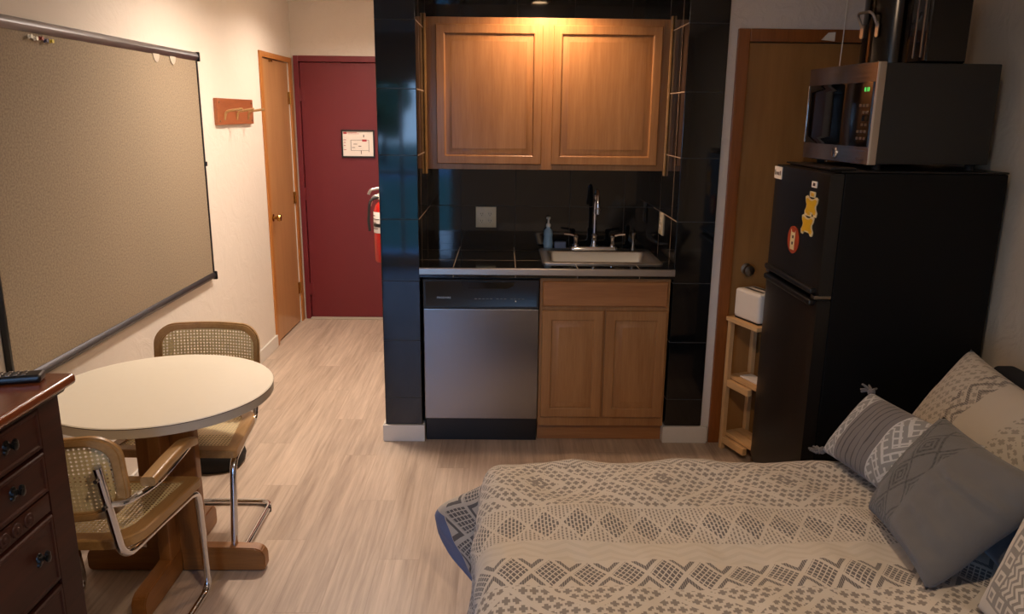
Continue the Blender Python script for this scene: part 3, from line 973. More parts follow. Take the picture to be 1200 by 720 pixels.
def bone(w, h):
    P = [(-.5, .42), (-.36, .5), (-.24, .44), (-.12, .36), (.12, .36), (.24, .44), (.36, .5), (.5, .42), (.46, .2), (.36, .05), (.38, -.1), (.5, -.28), (.46, -.48), (.3, -.5), (.2, -.36), (-.2, -.36), (-.3, -.5), (-.46, -.48), (-.5, -.28), (-.38, -.1), (-.36, .05), (-.46, .2)]
    return [(a*w, b*h) for a, b in P]
for (y, z, lab) in ((2.982, 1.318, 'upper yellow bone-shaped magnet on the freezer door'), (3.000, 1.243, 'lower yellow bone-shaped magnet just above the rust oval')):
    o = plate(bone(.112, .078), y, z, M['buff']); tag(o, lab, 'magnet', 'yellow magnets on the freezer door')
    plate(bone(.094, .060), y, z, M['yellow'], .0012, o, 'yellow_centre', .003)
    plate(rrect(.050, .022, .003, 2), y-.002, z+.046, M['buff'], .002, o, 'top_tab', .0)
    plate(rrect(.024, .012, .002, 2), y-.002, z+.046, M['yellow'], .001, o, 'tab_mark', .002)
ov = [(.060*math.cos(2*PI*i/28), .056*math.sin(2*PI*i/28)) for i in range(28)]
o = plate(ov, 3.125, 1.166, M['orange_red']); tag(o, 'rust red oval magnet with cream figure left of the yellow magnets', 'magnet')
plate([(-.023, .040), (-.014, .030), (.014, .030), (.023, .040), (.024, -.02), (.021, -.040), (-.021, -.040), (-.019, -.02)], 3.125, 1.166, M['buff'], .0012, o, 'cream_figure', .003)
for a, b in ((-.002, .012), (.0, -.014)):
    plate(rrect(.014, .012, .003, 2), 3.125+a, 1.166+b, M['dark_ink'], .0008, o, 'dark_spot', .0042)

# microwave
mw = thing('microwave', 'black microwave with steel front standing on the refrigerator', 'microwave', (1.59, 3.19, FZ), math.radians(3.4))
MX0, MX1, MX2, MY0, MY1, MZ0, MZ1 = 1.343, 1.376, 1.815, 2.922, 3.482, 1.480, 1.852
bm = B(); box(bm, MX1, MX2, MY0+.006, MY1-.006, MZ0+.004, MZ1-.004, .004); obj('shell', bm, M['mwbody'], mw)
fm = lambda a, b, q: (MX0+q, a, b)
bm = B(); box(bm, MX0, MX1, MY0, MY1, MZ0, MZ1, .004)
obj('front_bezel', bm, M['bezel'], mw, label='stainless steel front frame')
bm = B(); rectrings(bm, MY0+.215, MY1-.018, MZ0+.066, MZ1-.070, [(0, 0), (0, -.004), (.004, -.005), (.03, -.005)], fm); d = obj('door_window', bm, M['glass_black'], mw, label='dark glass door window')
bm = B(); rectrings(bm, MY0+.014, MY0+.215, MZ0+.066, MZ1-.070, [(0, 0), (0, -.004), (.003, -.005)], fm); obj('control_panel', bm, flat('smoked_control_panel', '#15100d', .12), mw)
bm = B(); box(bm, MX0-.008, MX0-.001, MY1-.020, MY1-.014, MZ0+.066, MZ1-.07, .002); obj('door_trim', bm, M['chrome'], mw, label='thin bright strip at far side of door')
bm = B(); box(bm, MX0-.002, MX0+.006, MY0-.0015, MY0+.004, MZ0+.002, MZ1-.002, .001); obj('edge_trim', bm, M['chrome'], mw, label='pale steel edge')
bm = B(); text_mesh(bm, '8:18', .022, lambda a, b: (MX0-.0058, MY0+.052-a, MZ1-.098+b)); obj('display_digits', bm, emit('green_display', '#48d860', 1.2), mw, smooth=False, label='green clock digits')
for r, (z, n) in enumerate(((MZ1-.155, 3), (MZ1-.180, 2), (MZ1-.225, 2), (MZ1-.250, 3), (MZ1-.275, 3))):
    for k in range(n):
        y = MY0+.035+.026*k
        bm = B(); box(bm, MX0-.0072, MX0-.0045, y-.008, y+.008, z-.005, z+.005, .001); obj('button', bm, M['pewter'], mw)
bm = B(); box(bm, MX0-.010, MX0-.0045, MY0+.022, MY0+.062, MZ1-.212, MZ1-.190, .003); obj('start_key', bm, M['gloss_black'], mw)
bm = B(); lathe(bm, [(.022, 0), (.022, -.003), (.018, -.005), (.016, -.0045)], (MX0, MY0+.262, MZ0+.034), 'X', 28); bd_ = obj('badge', bm, M['chrome'], mw, label='round chrome badge')
bm = B(); text_mesh(bm, 'GE', .020, lambda a, b: (MX0-.0056, MY0+.262-a, MZ0+.034+b)); obj('badge_lettering', bm, M['black'], bd_, local=True, smooth=False)
bm = B()
for z in (.050, .020):
    box(bm, MX0-.0012, MX0-.0002, MY0+.03, MY0+.09, MZ0+z, MZ0+z+.003)
obj('small_print', bm, M['dark_ink'], mw, smooth=False)
for x in (MX1+.03, MX2-.04):
    for y in (MY0+.05, MY1-.05):
        bm = B(); lathe(bm, [(.016, FZ+.0005), (.016, FZ+.012), (.02, MZ0+.006)], (x, y, 0), 'Z', 14); obj('foot', bm, M['rubber'], mw)
mw.location.x -= .012
# stock pot and box on the microwave
pt = thing('stock_pot', 'tall dark steel stock pot with loop handle on top of the microwave', 'pot', (1.575, 3.29, MZ1))
M['dark_steel'] = metal('dark_polished_steel', '#3a3734', .16)
PX, PY, PR = 1.572, 3.285, .122
bm = B(); lathe(bm, [(.02, MZ1-.0035), (PR-.012, MZ1-.003), (PR, MZ1+.008), (PR, MZ1+.27), (PR+.004, MZ1+.275), (PR-.002, MZ1+.277), (PR-.004, MZ1+.268), (PR-.004, MZ1+.012), (.02, MZ1+.010)], (PX, PY, 0), 'Z', 48); obj('pan', bm, M['dark_steel'], pt)
for ang in (196, 16):
    a = math.radians(ang); e = Vector((math.cos(a), math.sin(a), 0)); s_ = Vector((-math.sin(a), math.cos(a), 0)); c = Vector((PX, PY, MZ1+.150))
    bm = B(); tube(bm, [c+e*(PR+.002)-s_*.042, c+e*(PR+.035)-s_*.042+Vector((0, 0, .055)), c+e*(PR+.035)+s_*.042+Vector((0, 0, .055)), c+e*(PR+.002)+s_*.042], .0055, 10, .022)
    for q in (-1, 1):
        p = c+e*(PR+.002)+s_*.042*q
        u_ = [p+Vector((0, 0, dz))+s_*w for w, dz in rrect(.018, .055, .008, 4, 0, -.012)]
        loft(bm, [[x-e*.003 for x in u_], [x+e*.003 for x in u_]])
        for dz in (-.022, .0):
            pass
    obj('loop_handle', bm, M['steel'], pt)
bx = thing('coffee_maker', 'glossy black box-shaped appliance beside the pot on the microwave', 'appliance', (1.61, 3.05, MZ1))
bm = B(); box(bm, 1.535, 1.690, 2.955, 3.135, MZ1-.0035, MZ1+.30, .012, 3); obj('housing', bm, M['gloss_black'], bx)
bm = B(); box(bm, 1.531, 1.537, 2.985, 2.993, MZ1+.02, MZ1+.28, .002); box(bm, 1.531, 1.537, 3.04, 3.046, MZ1+.02, MZ1+.28, .002); obj('side_strip', bm, M['pewter'], bx, label='thin shiny strips on its left side')
# cord and clip at the door trim
bm = B(); tube(bm, [(1.556, WY-.028, ZC), (1.552, WY-.028, 2.2), (1.548, WY-.030, 2.02), (1.543, WY-.035, 1.9), (1.53, WY-.04, 1.6), (1.52, WY-.04, 1.2)], .0028, 8, .08)
tag(obj('hanging_cord', bm, M['white_plastic']), 'thin pale cord hanging down behind the microwave', 'cord')
bm = B(); prism(bm, [(1.452, 1.998), (1.512, 1.992), (1.512, 2.032), (1.482, 2.030)], .010, lambda a, b, d: (a, WY-.017-d, b))
tag(obj('plastic_clip', bm, M['white_plastic']), 'small translucent clip on the wood trim by the cord', 'clip')

# shelf rack between fridge and door
R_ = math.radians(20)
rk = thing('shelf_rack', 'narrow raw pine shelf rack squeezed between door and refrigerator', 'shelf', (1.104, 3.690, 0), R_)
W_, D_ = .180, .232
for x in (.005, W_-.035):
    for y in (-.03, -D_+.006):
        x = .075 if (x < .02 and y < -.1) else x
        bm = B(); box(bm, x, x+.024, y, y+.024, 0, .675, .002); obj('upright', bm, M['pine_v'], rk, local=True)
for z, nm in ((.675, 'top_shelf'), (.375, 'middle_shelf'), (.07, 'bottom_shelf')):
    bm = B()
    if z > .6:
        for i in range(3):
            box(bm, -.004+i*.063, .055+i*.063, -D_-.006, .0, z, z+.020, .002)
    else:
        for i in range(2):
            box(bm, .030+i*.062, .088+i*.062, -D_+.004, -.006, z, z+.018, .002)
        box(bm, .006, .0285, -D_+.031, -.031, z-.035, z+.0, .002)
    obj(nm, bm, M['pine'], rk, local=True)
to = thing('toaster', 'white two-slot toaster on the pine shelf rack', 'toaster', (1.104+.02*math.cos(R_)+.02*math.sin(R_), 3.690+.02*math.sin(R_)-.02*math.cos(R_), .695), R_)
TW, TL, TH = .120, .190, .150
bm = B(); box(bm, 0, TW, -TL, 0, .006, TH, .016, 4)
bmesh.ops.delete(bm, geom=[], context='VERTS')
obj('shell', bm, M['white_plastic'], to, local=True)
for x in (.034, .080):
    bm = B(); box(bm, x, x+.020, -TL+.025, -.025, TH-.03, TH+.0008, .002); obj('slot', bm, M['black'], to, local=True)
bm = B(); box(bm, .05, .075, -TL-.014, -TL-.0005, .085, .097, .003); obj('lever', bm, M['black'], to, local=True)
bm = B(); box(bm, .006, TW-.006, -TL+.006, -.006, 0, .010, .003); obj('base', bm, M['black'], to, local=True)
bm = B(); box(bm, .06, .13, -.20, -.06, .3935, .401, .002); o = obj('folded_paper', bm, M['paper'], None)
o.location = (1.104, 3.690, 0); o.rotation_euler = (0, 0, R_)
tag(o, 'folded white paper on the middle pine shelf', 'paper')

# ================================================================== BED
bed = thing('bed', 'bed with charcoal headboard against the right wall', 'bed', (.93, 1.55, 0))
bm = B(); box(bm, .03, 1.80, .90, 2.22, .10, .32, .02, 3); obj('box_spring', bm, M['spring'], bed)
bm = B(); box(bm, .022, 1.80, .94, 2.23, .325, .548, .045, 4); obj('mattress', bm, M['ticking'], bed)
bm = B()
box(bm, 1.81, 1.895, .70, 2.72, .02, .770, .02, 3)
obj('headboard', bm, M['headboard'], bed)
for x in (.16, 1.7):
    for y in (.98, 2.14):
        bm = B(); box(bm, x-.025, x+.025, y-.025, y+.025, 0, .10, .004); obj('leg', bm, M['black'], bed)

# duvet: one draped cloth
CX0, CY0, CY1, RT, ZT = .025, .93, 2.235, .095, .590
def hang(a, r=RT):
    if a <= 0: return 0, 0
    L = r*PI/2
    if a < L: return r*math.sin(a/r), r*(1-math.cos(a/r))
    return r, r+(a-L)
def duvet_pt(u, v):
    a = max(0, CX0-u); b = max(0, v-CY1); c = max(0, CY0-v)
    x, y, z = max(u, CX0), min(max(v, CY0), CY1), ZT
    s = b if b > 0 else c
    sy = 1 if b > 0 else -1
    if a > 0 or s > 0:
        ph = math.atan2(s, a)
        rho = max(a, s)*(1+.10*math.sin(2*ph))
        out, drop = hang(rho)
        if a > 0 and s > 0:
            k = math.exp(-((ph-math.radians(42))/.27)**2)
            q = min(1, max(0, (drop-.06)/.24)); q = q*q*(3-2*q)
            r2 = max(0, (drop-.32)/.2)
            out += k*(.235*q-.30*r2*r2)
        else:
            ph = 0 if a > 0 else PI/2
            e = min(1, drop/.3)
            w = u if s > 0 else v
            out += e*.018*math.sin(w*17+1)+e*.01*math.sin(w*31)
        x -= out*math.cos(ph); y += sy*out*math.sin(ph); z -= drop
    n = noise.noise(Vector((u*4, v*4, 1.3)))*.012+noise.noise(Vector((u*11, v*11, 4.)))*.006+noise.noise(Vector((u*26, v*20, 8.)))*.0025
    puff = .010*math.cos(u*2*PI/.40)*math.cos((v-.1)*2*PI/.40)
    f_ = 1-min(1, (ZT-z)/.08)
    z += (n+puff)*f_
    if f_ < 1:
        x += (1-f_)*n*1.2
        y += (1-f_)*n*1.2
    return Vector((x, y, max(z, .015)))
NU, NV = 170, 190
U0, U1, V0, V1 = CX0-.50, 1.50, CY0-.40, CY1+.47
bm = B()
uvl = bm.loops.layers.uv.new('UVMap')
grid = []
for j in range(NV+1):
    v = V0+(V1-V0)*j/NV
    grid.append([(bm.verts.new(duvet_pt(U0+(U1-U0)*i/NU, v)), U0+(U1-U0)*i/NU, v) for i in range(NU+1)])
for j in range(NV):
    for i in range(NU):
        q = (grid[j][i], grid[j][i+1], grid[j+1][i+1], grid[j+1][i])
        fc_ = bm.faces.new([g[0] for g in q])
        for lp, g in zip(fc_.loops, q):
            lp[uvl].uv = (g[1], g[2])
        um, vm = q[0][1], q[0][2]
        a, b = CX0-um, vm-CY1
        fc_.material_index = 1 if (a > .30 and b > .19) or (b > .38 and a > .1) else 0
me = finish(bm, 'duvet', [M['duvet'], M['lining']], True, 180)
dv = bpy.data.objects.new('duvet', me); C.objects.link(dv)
so_ = dv.modifiers.new('thick', 'SOLIDIFY'); so_.thickness = .022; so_.offset = -1
tag(dv, 'beige and grey patterned duvet draped over the bed', 'duvet')

# pillows
def pillow(name, label, P, th, m, uvs, pin=.05, sag=.0, ripple=None, n=36, group='pillows at the head of the bed', tass=None):
    """P: bottom-far, bottom-near, top-far, top-near"""
    P = [Vector(p) for p in P]
    nrm = (P[1]-P[0]).cross(P[2]-P[0]).normalized()
    if nrm.x > 0: nrm = -nrm
    w, h = (P[1]-P[0]).length, (P[2]-P[0]).length
    bm = B(); uvl = bm.loops.layers.uv.new('UVMap')
    sides = []
    for sgn in (1, -1):
        g = []
        for j in range(n+1):
            row = []
            for i in range(n+1):
                u, v = i/n, j/n
                su, sv = 4*u*(1-u), 4*v*(1-v)
                uu = u+pin*sv*(1-2*u)*(1-.5*su)
                vv = v+pin*su*(1-2*v)*(1-.5*sv)
                p = P[0]*(1-uu)*(1-vv)+P[1]*uu*(1-vv)+P[2]*(1-uu)*vv+P[3]*uu*vv
                bl = (max(su, 0)*max(sv, 0))**.42
                off = sgn*th*bl
                if ripple and sgn > 0: off += ripple(u, v)*min(1, 3*bl)
                off += .009*noise.noise(p*8)*bl*sgn+.006*noise.noise(Vector((p.x*9, p.y*26, p.z*12)))*bl+.002*noise.noise(p*40)*bl
                p = p+nrm*off
                p.z -= sag*su*v
                row.append((p, u*w, v*h))
            g.append(row)
        sides.append(g)
    vmap = {}
    def vert(sd, i, j):
        k = ('e' if i in (0, n) or j in (0, n) else sd, i, j)
        if k not in vmap: vmap[k] = bm.verts.new(sides[sd][j][i][0])
        return vmap[k]
    for sd in (0, 1):
        for j in range(n):
            for i in range(n):
                q = [(i, j), (i+1, j), (i+1, j+1), (i, j+1)]
                f_ = bm.faces.new([vert(sd, *a) for a in q])
                for lp, (a, b) in zip(f_.loops, q):
                    lp[uvl].uv = sides[sd][b][a][1:]
    o = obj(name, bm, m, ang=180)
    tag(o, label, 'pillow', group)
    if tass:
        for ci in tass:
            c = P[ci]; outd = (c-(P[0]+P[1]+P[2]+P[3])/4).normalized()
            bm = B()
            for k in range(14):
                d = (outd+Vector((random.uniform(-.5, .5), random.uniform(-.5, .5), random.uniform(-.5, .3)))).normalized()
                e_ = c+d*.045; e_.z = max(e_.z-.01, ZT+.016)
                tube(bm, [c+d*.004, c+d*.022, e_], .0035, 5)
            lathe(bm, [(.004, -.012), (.011, -.006), (.011, .006), (.004, .012)], c, 'Z', 10)
            obj('tassel', bm, M['tassel'], o, local=True)
    return o
Z0p = .612
pillow('sham_pillow', 'large pale patterned sham pillow leaning on the charcoal headboard', [(1.44, 2.56, Z0p-.01), (1.43, 1.96, Z0p-.01), (1.605, 2.53, .885), (1.64, 1.95, .815)], .10, M['sham'], None, .05)
pillow('lumbar_pillow', 'long pleated grey lumbar pillow with tassels left of the sham', [(1.030, 2.300, Z0p), (1.105, 1.86, Z0p), (1.165, 2.30, .81), (1.265, 1.87, .82)], .075, M['lumbar'], None, .03,
       ripple=lambda u, v: (.004*math.sin(u*2*PI*.45/.0245) if .19 < u < .52 else 0), tass=(0, 2, 1))
pillow('square_pillow', 'dark grey square pillow with tufted diamond stripe at the front', [(1.005, 1.92, Z0p), (.965, 1.545, Z0p), (1.185, 1.94, .875), (1.235, 1.555, .86)], .085, M['tufted'], None, .04,
       ripple=lambda u, v: .010*math.sin(v*34+3*noise.noise(Vector((u*3, v*5, 2)))+u*4)*max(0, min(1, (u-.42)*3))*(.35+.65*abs(math.sin(v*5+1))))
pillow('velvet_pillow', 'slate velvet pillow tucked behind the grey tufted pillow', [(1.19, 1.78, Z0p), (1.14, 1.43, Z0p), (1.39, 1.78, .82), (1.37, 1.44, .84)], .06, M['velvet'], None, .05)
pillow('squared_pillow', 'cream pillow with grey squares in the lower right corner', [(1.045, 1.485, Z0p), (1.01, 1.03, Z0p), (1.135, 1.495, .88), (1.13, 1.04, .88)], .06, M['squares'], None, .05)

# ================================================================== DINING CORNER
# table
TX, TY, TZ, TR = -1.193, 2.577, .712, .376
tb = thing('round_table', 'small round cream-topped table with wooden cross base', 'table', (TX, TY, 0))
bm = B(); lathe(bm, [(TR-.004, TZ-.005), (TR, TZ-.0045), (TR, TZ-.003), (TR-.003, TZ)], (TX, TY, 0), 'Z', 96); obj('tabletop', bm, M['cream'], tb)
bm = B(); lathe(bm, [(TR-.003, TZ-.0054), (TR+.0006, TZ-.0052), (TR+.0006, TZ-.0030), (TR-.003, TZ-.0026)], (TX, TY, 0), 'Z', 96, cap=False); obj('laminate_seam', bm, M['dark_ink'], tb, label='thin dark line round the rim')
bm = B(); lathe(bm, [(TR-.02, TZ-.036), (TR-.003, TZ-.036), (TR-.001, TZ-.034), (TR-.001, TZ-.0055)], (TX, TY, 0), 'Z', 96); obj('edge_band', bm, M['edge_band'], tb, label='pale grey edge')
bm = B(); box(bm, TX-.105, TX+.105, TY-.022, TY+.022, .05, TZ-.062, .006); obj('post', bm, M['walnut_v'], tb)
for y0, y1 in ((TY-.105, TY-.0225), (TY+.0225, TY+.105)):
    bm = B(); box(bm, TX-.022, TX+.022, y0, y1, .05, TZ-.062, .006); obj('post', bm, M['walnut_v'], tb)
bm = B(); box(bm, TX-.24, TX+.24, TY-.024, TY+.024, TZ-.0615, TZ-.0365, .006); box(bm, TX-.024, TX+.024, TY-.24, TY+.24, TZ-.0615, TZ-.0365, .006); obj('top_cleat', bm, M['walnut'], tb)
def foot(dx, dy):
    bm = B(); s, e = .1055, .325
    poly = [(s, .004), (e-.01, .004), (e, .014), (e, .065), (e-.012, .085), (e-.035, .095), (s, .098)]
    poly = [(.0225 if a == s else a, b) for a, b in poly]
    f_ = lambda a, b, d: (TX+dx*a+dy*(d-.024), TY+dy*a+dx*(d-.024), b)
    prism(bm, poly, .048, f_)
    bmesh.ops.bevel(bm, geom=bm.edges[:], offset=.004, segments=2, affect='EDGES')
    fo_ = obj('foot', bm, M['walnut'] if dx else M['beech2'], tb)
    return fo_
M['beech2'] = wood('table_foot_oak', '#76491f', '#94622f', 'Y', .38, 18, 12, .1)
for d_ in ((1, 0), (-1, 0), (0, 1), (0, -1)):
    f_ = foot(*d_)
    for a in (.30,):
        bm = B(); lathe(bm, [(.014, .0), (.014, .005)], (TX+d_[0]*a, TY+d_[1]*a, 0), 'Z', 12); obj('glide', bm, M['rubber'], f_, local=True)

# chairs
def chair(name, label, arms, loc, rot):
    t = thing(name, label, 'chair', loc, rot, 'cane chairs at the round table')
    WF, WB, YF, YB, ZS = .243, .198, .205, -.205, .458
    def outline(off, n=7):
        P = [(WF-off, YF-off), (-WF+off, YF-off), (-WB+off, YB+off), (WB-off, YB+off)]
        out = []
        for k in range(4):
            a, b, c = Vector(P[k-1]), Vector(P[k]), Vector(P[(k+1) % 4])
            r = (.022 if k < 2 else .095)-off*.4
            u_, v_ = (a-b).normalized(), (c-b).normalized()
            p, q = b+u_*r, b+v_*r
            for i in range(n+1):
                s = i/n
                out.append((1-s)**2*p+2*s*(1-s)*b+s*s*q)
        return out
    o1, o2 = outline(0), outline(.042)
    bm = B()
    rings = [[Vector((p.x, p.y, z)) for p in o] for o, z in ((o2, ZS-.030), (o1, ZS-.030), (o1, ZS-.004), (outline(.004), ZS), (o2, ZS), (o2, ZS-.030))]
    loft(bm, rings, cap=False); bmesh.ops.remove_doubles(bm, verts=bm.verts, dist=1e-5)
    obj('seat_frame', bm, M['beech'], t, local=True)
    bm = B(); bm.faces.new([bm.verts.new((p.x, p.y, ZS-.006)) for p in outline(.038)]); obj('cane_seat', bm, M['cane_seat'], t, local=True, smooth=False)
    # backrest: curved rounded-rectangle frame
    BW, Z0_, Z1_ = .213, .545, .805
    def bp(a, b, d):
        y = -.222-.14*(b-Z0_)-.055*(1-(a/BW)**2)+.02+d
        return Vector((a, y, b))
    def ring(off): return rrect(2*BW-2*off, Z1_-Z0_-2*off, .075-off, 8, 0, (Z0_+Z1_)/2)
    def dense(poly):
        out = []
        for k, a in enumerate(poly):
            b = poly[(k+1) % len(poly)]
            L = math.dist(a, b); m_ = max(1, int(L/.03))
            for i in range(m_): out.append((a[0]+(b[0]-a[0])*i/m_, a[1]+(b[1]-a[1])*i/m_))
        return out
    outer = dense(ring(0))
    inner = []
    cx_, cz_ = 0, (Z0_+Z1_)/2
    hw, hh = BW, (Z1_-Z0_)/2
    inner = [(a*(1-.027/hw), cz_+(b-cz_)*(1-.027/hh)) for a, b in outer]
    bm = B()
    loft(bm, [[bp(a, b, -.012) for a, b in inner], [bp(a, b, -.012) for a, b in outer], [bp(a, b, .012) for a, b in outer], [bp(a, b, .012) for a, b in inner], [bp(a, b, -.012) for a, b in inner]], cap=False)
    bmesh.ops.remove_doubles(bm, verts=bm.verts, dist=1e-5)
    bmesh.ops.bevel(bm, geom=[e for e in bm.edges if e.calc_face_angle(0) > 1.], offset=.006, segments=2, affect='EDGES')
    obj('back_frame', bm, M['beech'], t, local=True)
    bm = B(); nx, nz = 18, 8; iw, ih = BW-.025, hh-.025
    vs = [[bm.verts.new(bp(-iw+2*iw*i/nx, cz_-ih+2*ih*j/nz, .002)) for i in range(nx+1)] for j in range(nz+1)]
    for j in range(nz):
        for i in range(nx):
            if (i in (0, nx-1)) and (j in (0, nz-1)): continue
            bm.faces.new((vs[j][i], vs[j][i+1], vs[j+1][i+1], vs[j+1][i]))
    obj('cane_back', bm, M['cane_back'], t, local=True)
    # one continuous chrome tube: upright, seat rail, front leg, runner, rear bar
    r = .0125
    def half(s):
        return [(s*.170, -.286, .725), (s*.178, -.222, .425-.012), (s*.226, .195, .414), (s*.218, .235, r), (s*.212, -.25, r)]
    L, R = half(-1), half(1)
    bm = B(); tube(bm, L+R[::-1], r, 12, .055); obj('chrome_frame', bm, M['chrome'], t, local=True, label='continuous bent chrome tube')
    for s in (-1, 1):
        bm = B(); lathe(bm, [(.014, 0), (.014, .024)], (s*.213, -.19, 0), 'Z', 12); obj('glide', bm, M['rubber'], t, local=True)
        for z in (.60, .69):
            bm = B(); lathe(bm, [(.006, -.024), (.006, .0), (.003, .002)], (s*(.170+.008*(.725-z)/.3), -.286+.064*(.725-z)/.3-.001+.0, z), 'Y', 10); obj('bolt', bm, M['pewter'], t, local=True)
    if arms:
        for s in (-1, 1):
            bm = B(); tube(bm, [(s*.174, -.262, .603), (s*.205, -.235, .592), (s*.246, -.13, .596), (s*.247, .02, .602), (s*.245, .14, .608)], .0095, 10, .05); obj('arm_tube', bm, M['chrome'], t, local=True)
            bm = B()
            rings = []
            for i in range(11):
                q = i/10; y = -.175+.325*q
                z = .628+.010*math.sin(q*PI)-.018*max(0, q-.75)/.25
                wv = .021*(1 if i < 10 else .75)
                x = s*(.247+.004*math.sin(q*PI))
                rings.append([Vector((x+a, y, z+b)) for a, b in rrect(wv*2, .028, .008, 3)])
            loft(bm, rings); obj('armrest', bm, M['beech'], t, local=True)
    return t
chair('dining_chair', 'cane and chrome armchair nearest the camera, beside the dark dresser', True, (-1.25, 2.20, 0), 0)
chair('dining_chair', 'armless cane and chrome chair on the far side of the round table', False, (-1.205, 2.812, 0), PI)

# black bag on the floor
bm = B()
rings = []
for k, (z, s) in enumerate(((.0, .88), (.012, .97), (.04, 1.), (.075, .97), (.10, .86), (.112, .6), (.116, .2))):
    rings.append([Vector((-1.425+s*.185*math.copysign(abs(math.cos(a))**.7, math.cos(a)), 3.46+s*.13*math.copysign(abs(math.sin(a))**.7, math.sin(a)), z+.012*s*noise.noise(Vector((math.cos(a)*2, math.sin(a)*2, k*.5)))*(1 if z > .02 else 0))) for a in [2*PI*i/40 for i in range(40)]])
loft(bm, rings)
tag(obj('floor_bag', bm, M['bag'], ang=60), 'black soft bag on the floor under the far chair', 'bag')

# dresser
dr = thing('dresser', 'dark cherry dresser with black pulls in the left foreground', 'dresser', (-1.34, 1.34, 0))
DX, DY0, DY1, DZ = -1.088, .88, 1.800, .985
bm = B(); box(bm, XL+.02, DX-.012, DY0, DY1, .06, DZ, .003); obj('case', bm, M['cherry'], dr)
bm = B(); box(bm, XL+.018, DX+.034, DY0-.03, DY1+.032, DZ+.008, DZ+.035, .010, 3); obj('top', bm, M['cherry_top'], dr)
bm = B()
prof = [(DX-.03, DZ-.008), (DX+.008, DZ-.008), (DX+.012, DZ-.002), (DX+.022, DZ+.0075), (DX-.03, DZ+.0075)]
loft(bm, [[Vector((x, y, z)) for x, z in prof] for y in (DY0-.01, DY1+.012)]); obj('cornice', bm, M['cherry'], dr)
for y0, y1 in ((DY0, DY0+.075), (DY1-.085, DY1)):
    bm = B(); box(bm, DX-.0115, DX, y0, y1, .06, DZ-.009, .002)
    obj('corner_stile', bm, M['cherry'], dr)
fd = lambda a, b, q: (DX-.012+q, a, b)
for z0, z1 in ((.872, .972), (.762, .862), (.525, .700), (.315, .510), (.105, .300)):
    bm = B()
    rectrings(bm, DY0+.08, DY1-.090, z0, z1, [(0, 0), (0, .013), (.003, .016), (.010, .016), (.014, .013), (.03, .013)], fd)
    dw_ = obj('drawer', bm, M['cherry'], dr)
    zc = (z0+z1)/2+.012
    for y in (1.585 if z0 > .7 else 1.640, 1.10):
        bm = B()
        lathe(bm, [(.012, .001), (.011, .004), (.005, .006), (.005, .017), (.008, .020), (.009, .026), (.004, .028)], (DX, y, zc), 'X', 14)
        for s in (-1, 1):
            lathe(bm, [(.002, .006), (.009, .008), (.008, .014), (.002, .016)], (DX+.003, y+s*.014, zc+.002), 'X', 10)
            lathe(bm, [(.002, .006), (.007, .008), (.006, .012), (.002, .014)], (DX+.003, y+s*.019, zc-.006), 'X', 10)
        obj('pull', bm, M['iron'], dw_, local=True, label='black iron bow-shaped pull')
# carved band between the small and the large drawers
bm = B(); rectrings(bm, DY0+.08, DY1-.088, .708, .755, [(0, 0), (0, .010), (.003, .012)], fd)
for i in range(15):
    y = DY0+.115+i*.045
    lathe(bm, [(.018, .0115), (.016, .015), (.009, .0145), (.005, .018), (.001, .018)], (DX-.012, y, .731), 'X', 12)
obj('carved_band', bm, M['cherry'], dr)
for y in (DY0+.03, DY1-.03):
    for x in (XL+.06, DX-.05):
        bm = B(); lathe(bm, [(.026, 0), (.030, .02), (.022, .045), (.030, .062)], (x, y, 0), 'Z', 16); obj('foot', bm, M['cherry'], dr)
# remote control
zt = DZ+.0355
rm = thing('remote_control', 'black television remote lying on the dresser top', 'remote control', (-1.15, 1.76, zt), math.radians(16))
bm = B(); box(bm, -.125, .052, -.024, .024, 0, .020, .007, 3); obj('body', bm, M['black'], rm, local=True)
for i in range(8):
    for j in range(3):
        bm = B(); box(bm, -.105+i*.017-.0045, -.105+i*.017+.0045, -.014+j*.014-.004, -.014+j*.014+.004, .0195, .0222, .001, 1); obj('button', bm, M['pewter'] if (i, j) != (3, 1) else M['pin_white'], rm, local=True)

# ================================================================== OUTSIDE (seen only as reflections)
bm = B(); box(bm, -14, 12, -40, YR-T-.01, -.25, -.12); struct('ground_outside', bm, M['grass'], smooth=False)
bm = B(); box(bm, -4, 3, -2.6, YR-T-.02, -.12, -.08); struct('patio_outside', bm, M['outdoor_stone'], smooth=False)
bm = B(); box(bm, -16, 14, -17., -14.2, -.119, -.09); struct('street_outside', bm, M['outdoor_stone'], smooth=False)
def tree(x, y, h, r, lab):
    t = thing('tree', lab, 'tree', (x, y, -.12), 0, 'trees outside the window')
    bm = B(); tube(bm, [(x, y, -.12), (x+.1, y, h*.35), (x+.05, y+.1, h*.6)], lambda q: .16-.08*q, 10); obj('trunk', bm, M['bark'], t)
    bm = B()
    for k in range(9):
        c = Vector((x+random.uniform(-1, 1)*r*.7, y+random.uniform(-1, 1)*r*.7, h*.62+random.uniform(-.6, 1)*r*.6))
        res = bmesh.ops.create_icosphere(bm, subdivisions=3, radius=r*random.uniform(.4, .65), matrix=Matrix.Translation(c))
        for v_ in res['verts']:
            v_.co += (v_.co-c).normalized()*noise.noise(v_.co*3)*r*.22
    obj('crown', bm, M['foliage'], t)
tree(-4.6, -21., 2.7, 1.2, 'green tree across the street seen through the window')
tree(-9.2, -22., 3.2, 1.5, 'broad green tree further left across the street')
tree(-.6, -22., 2.9, 1.3, 'green tree right of the window axis across the street')

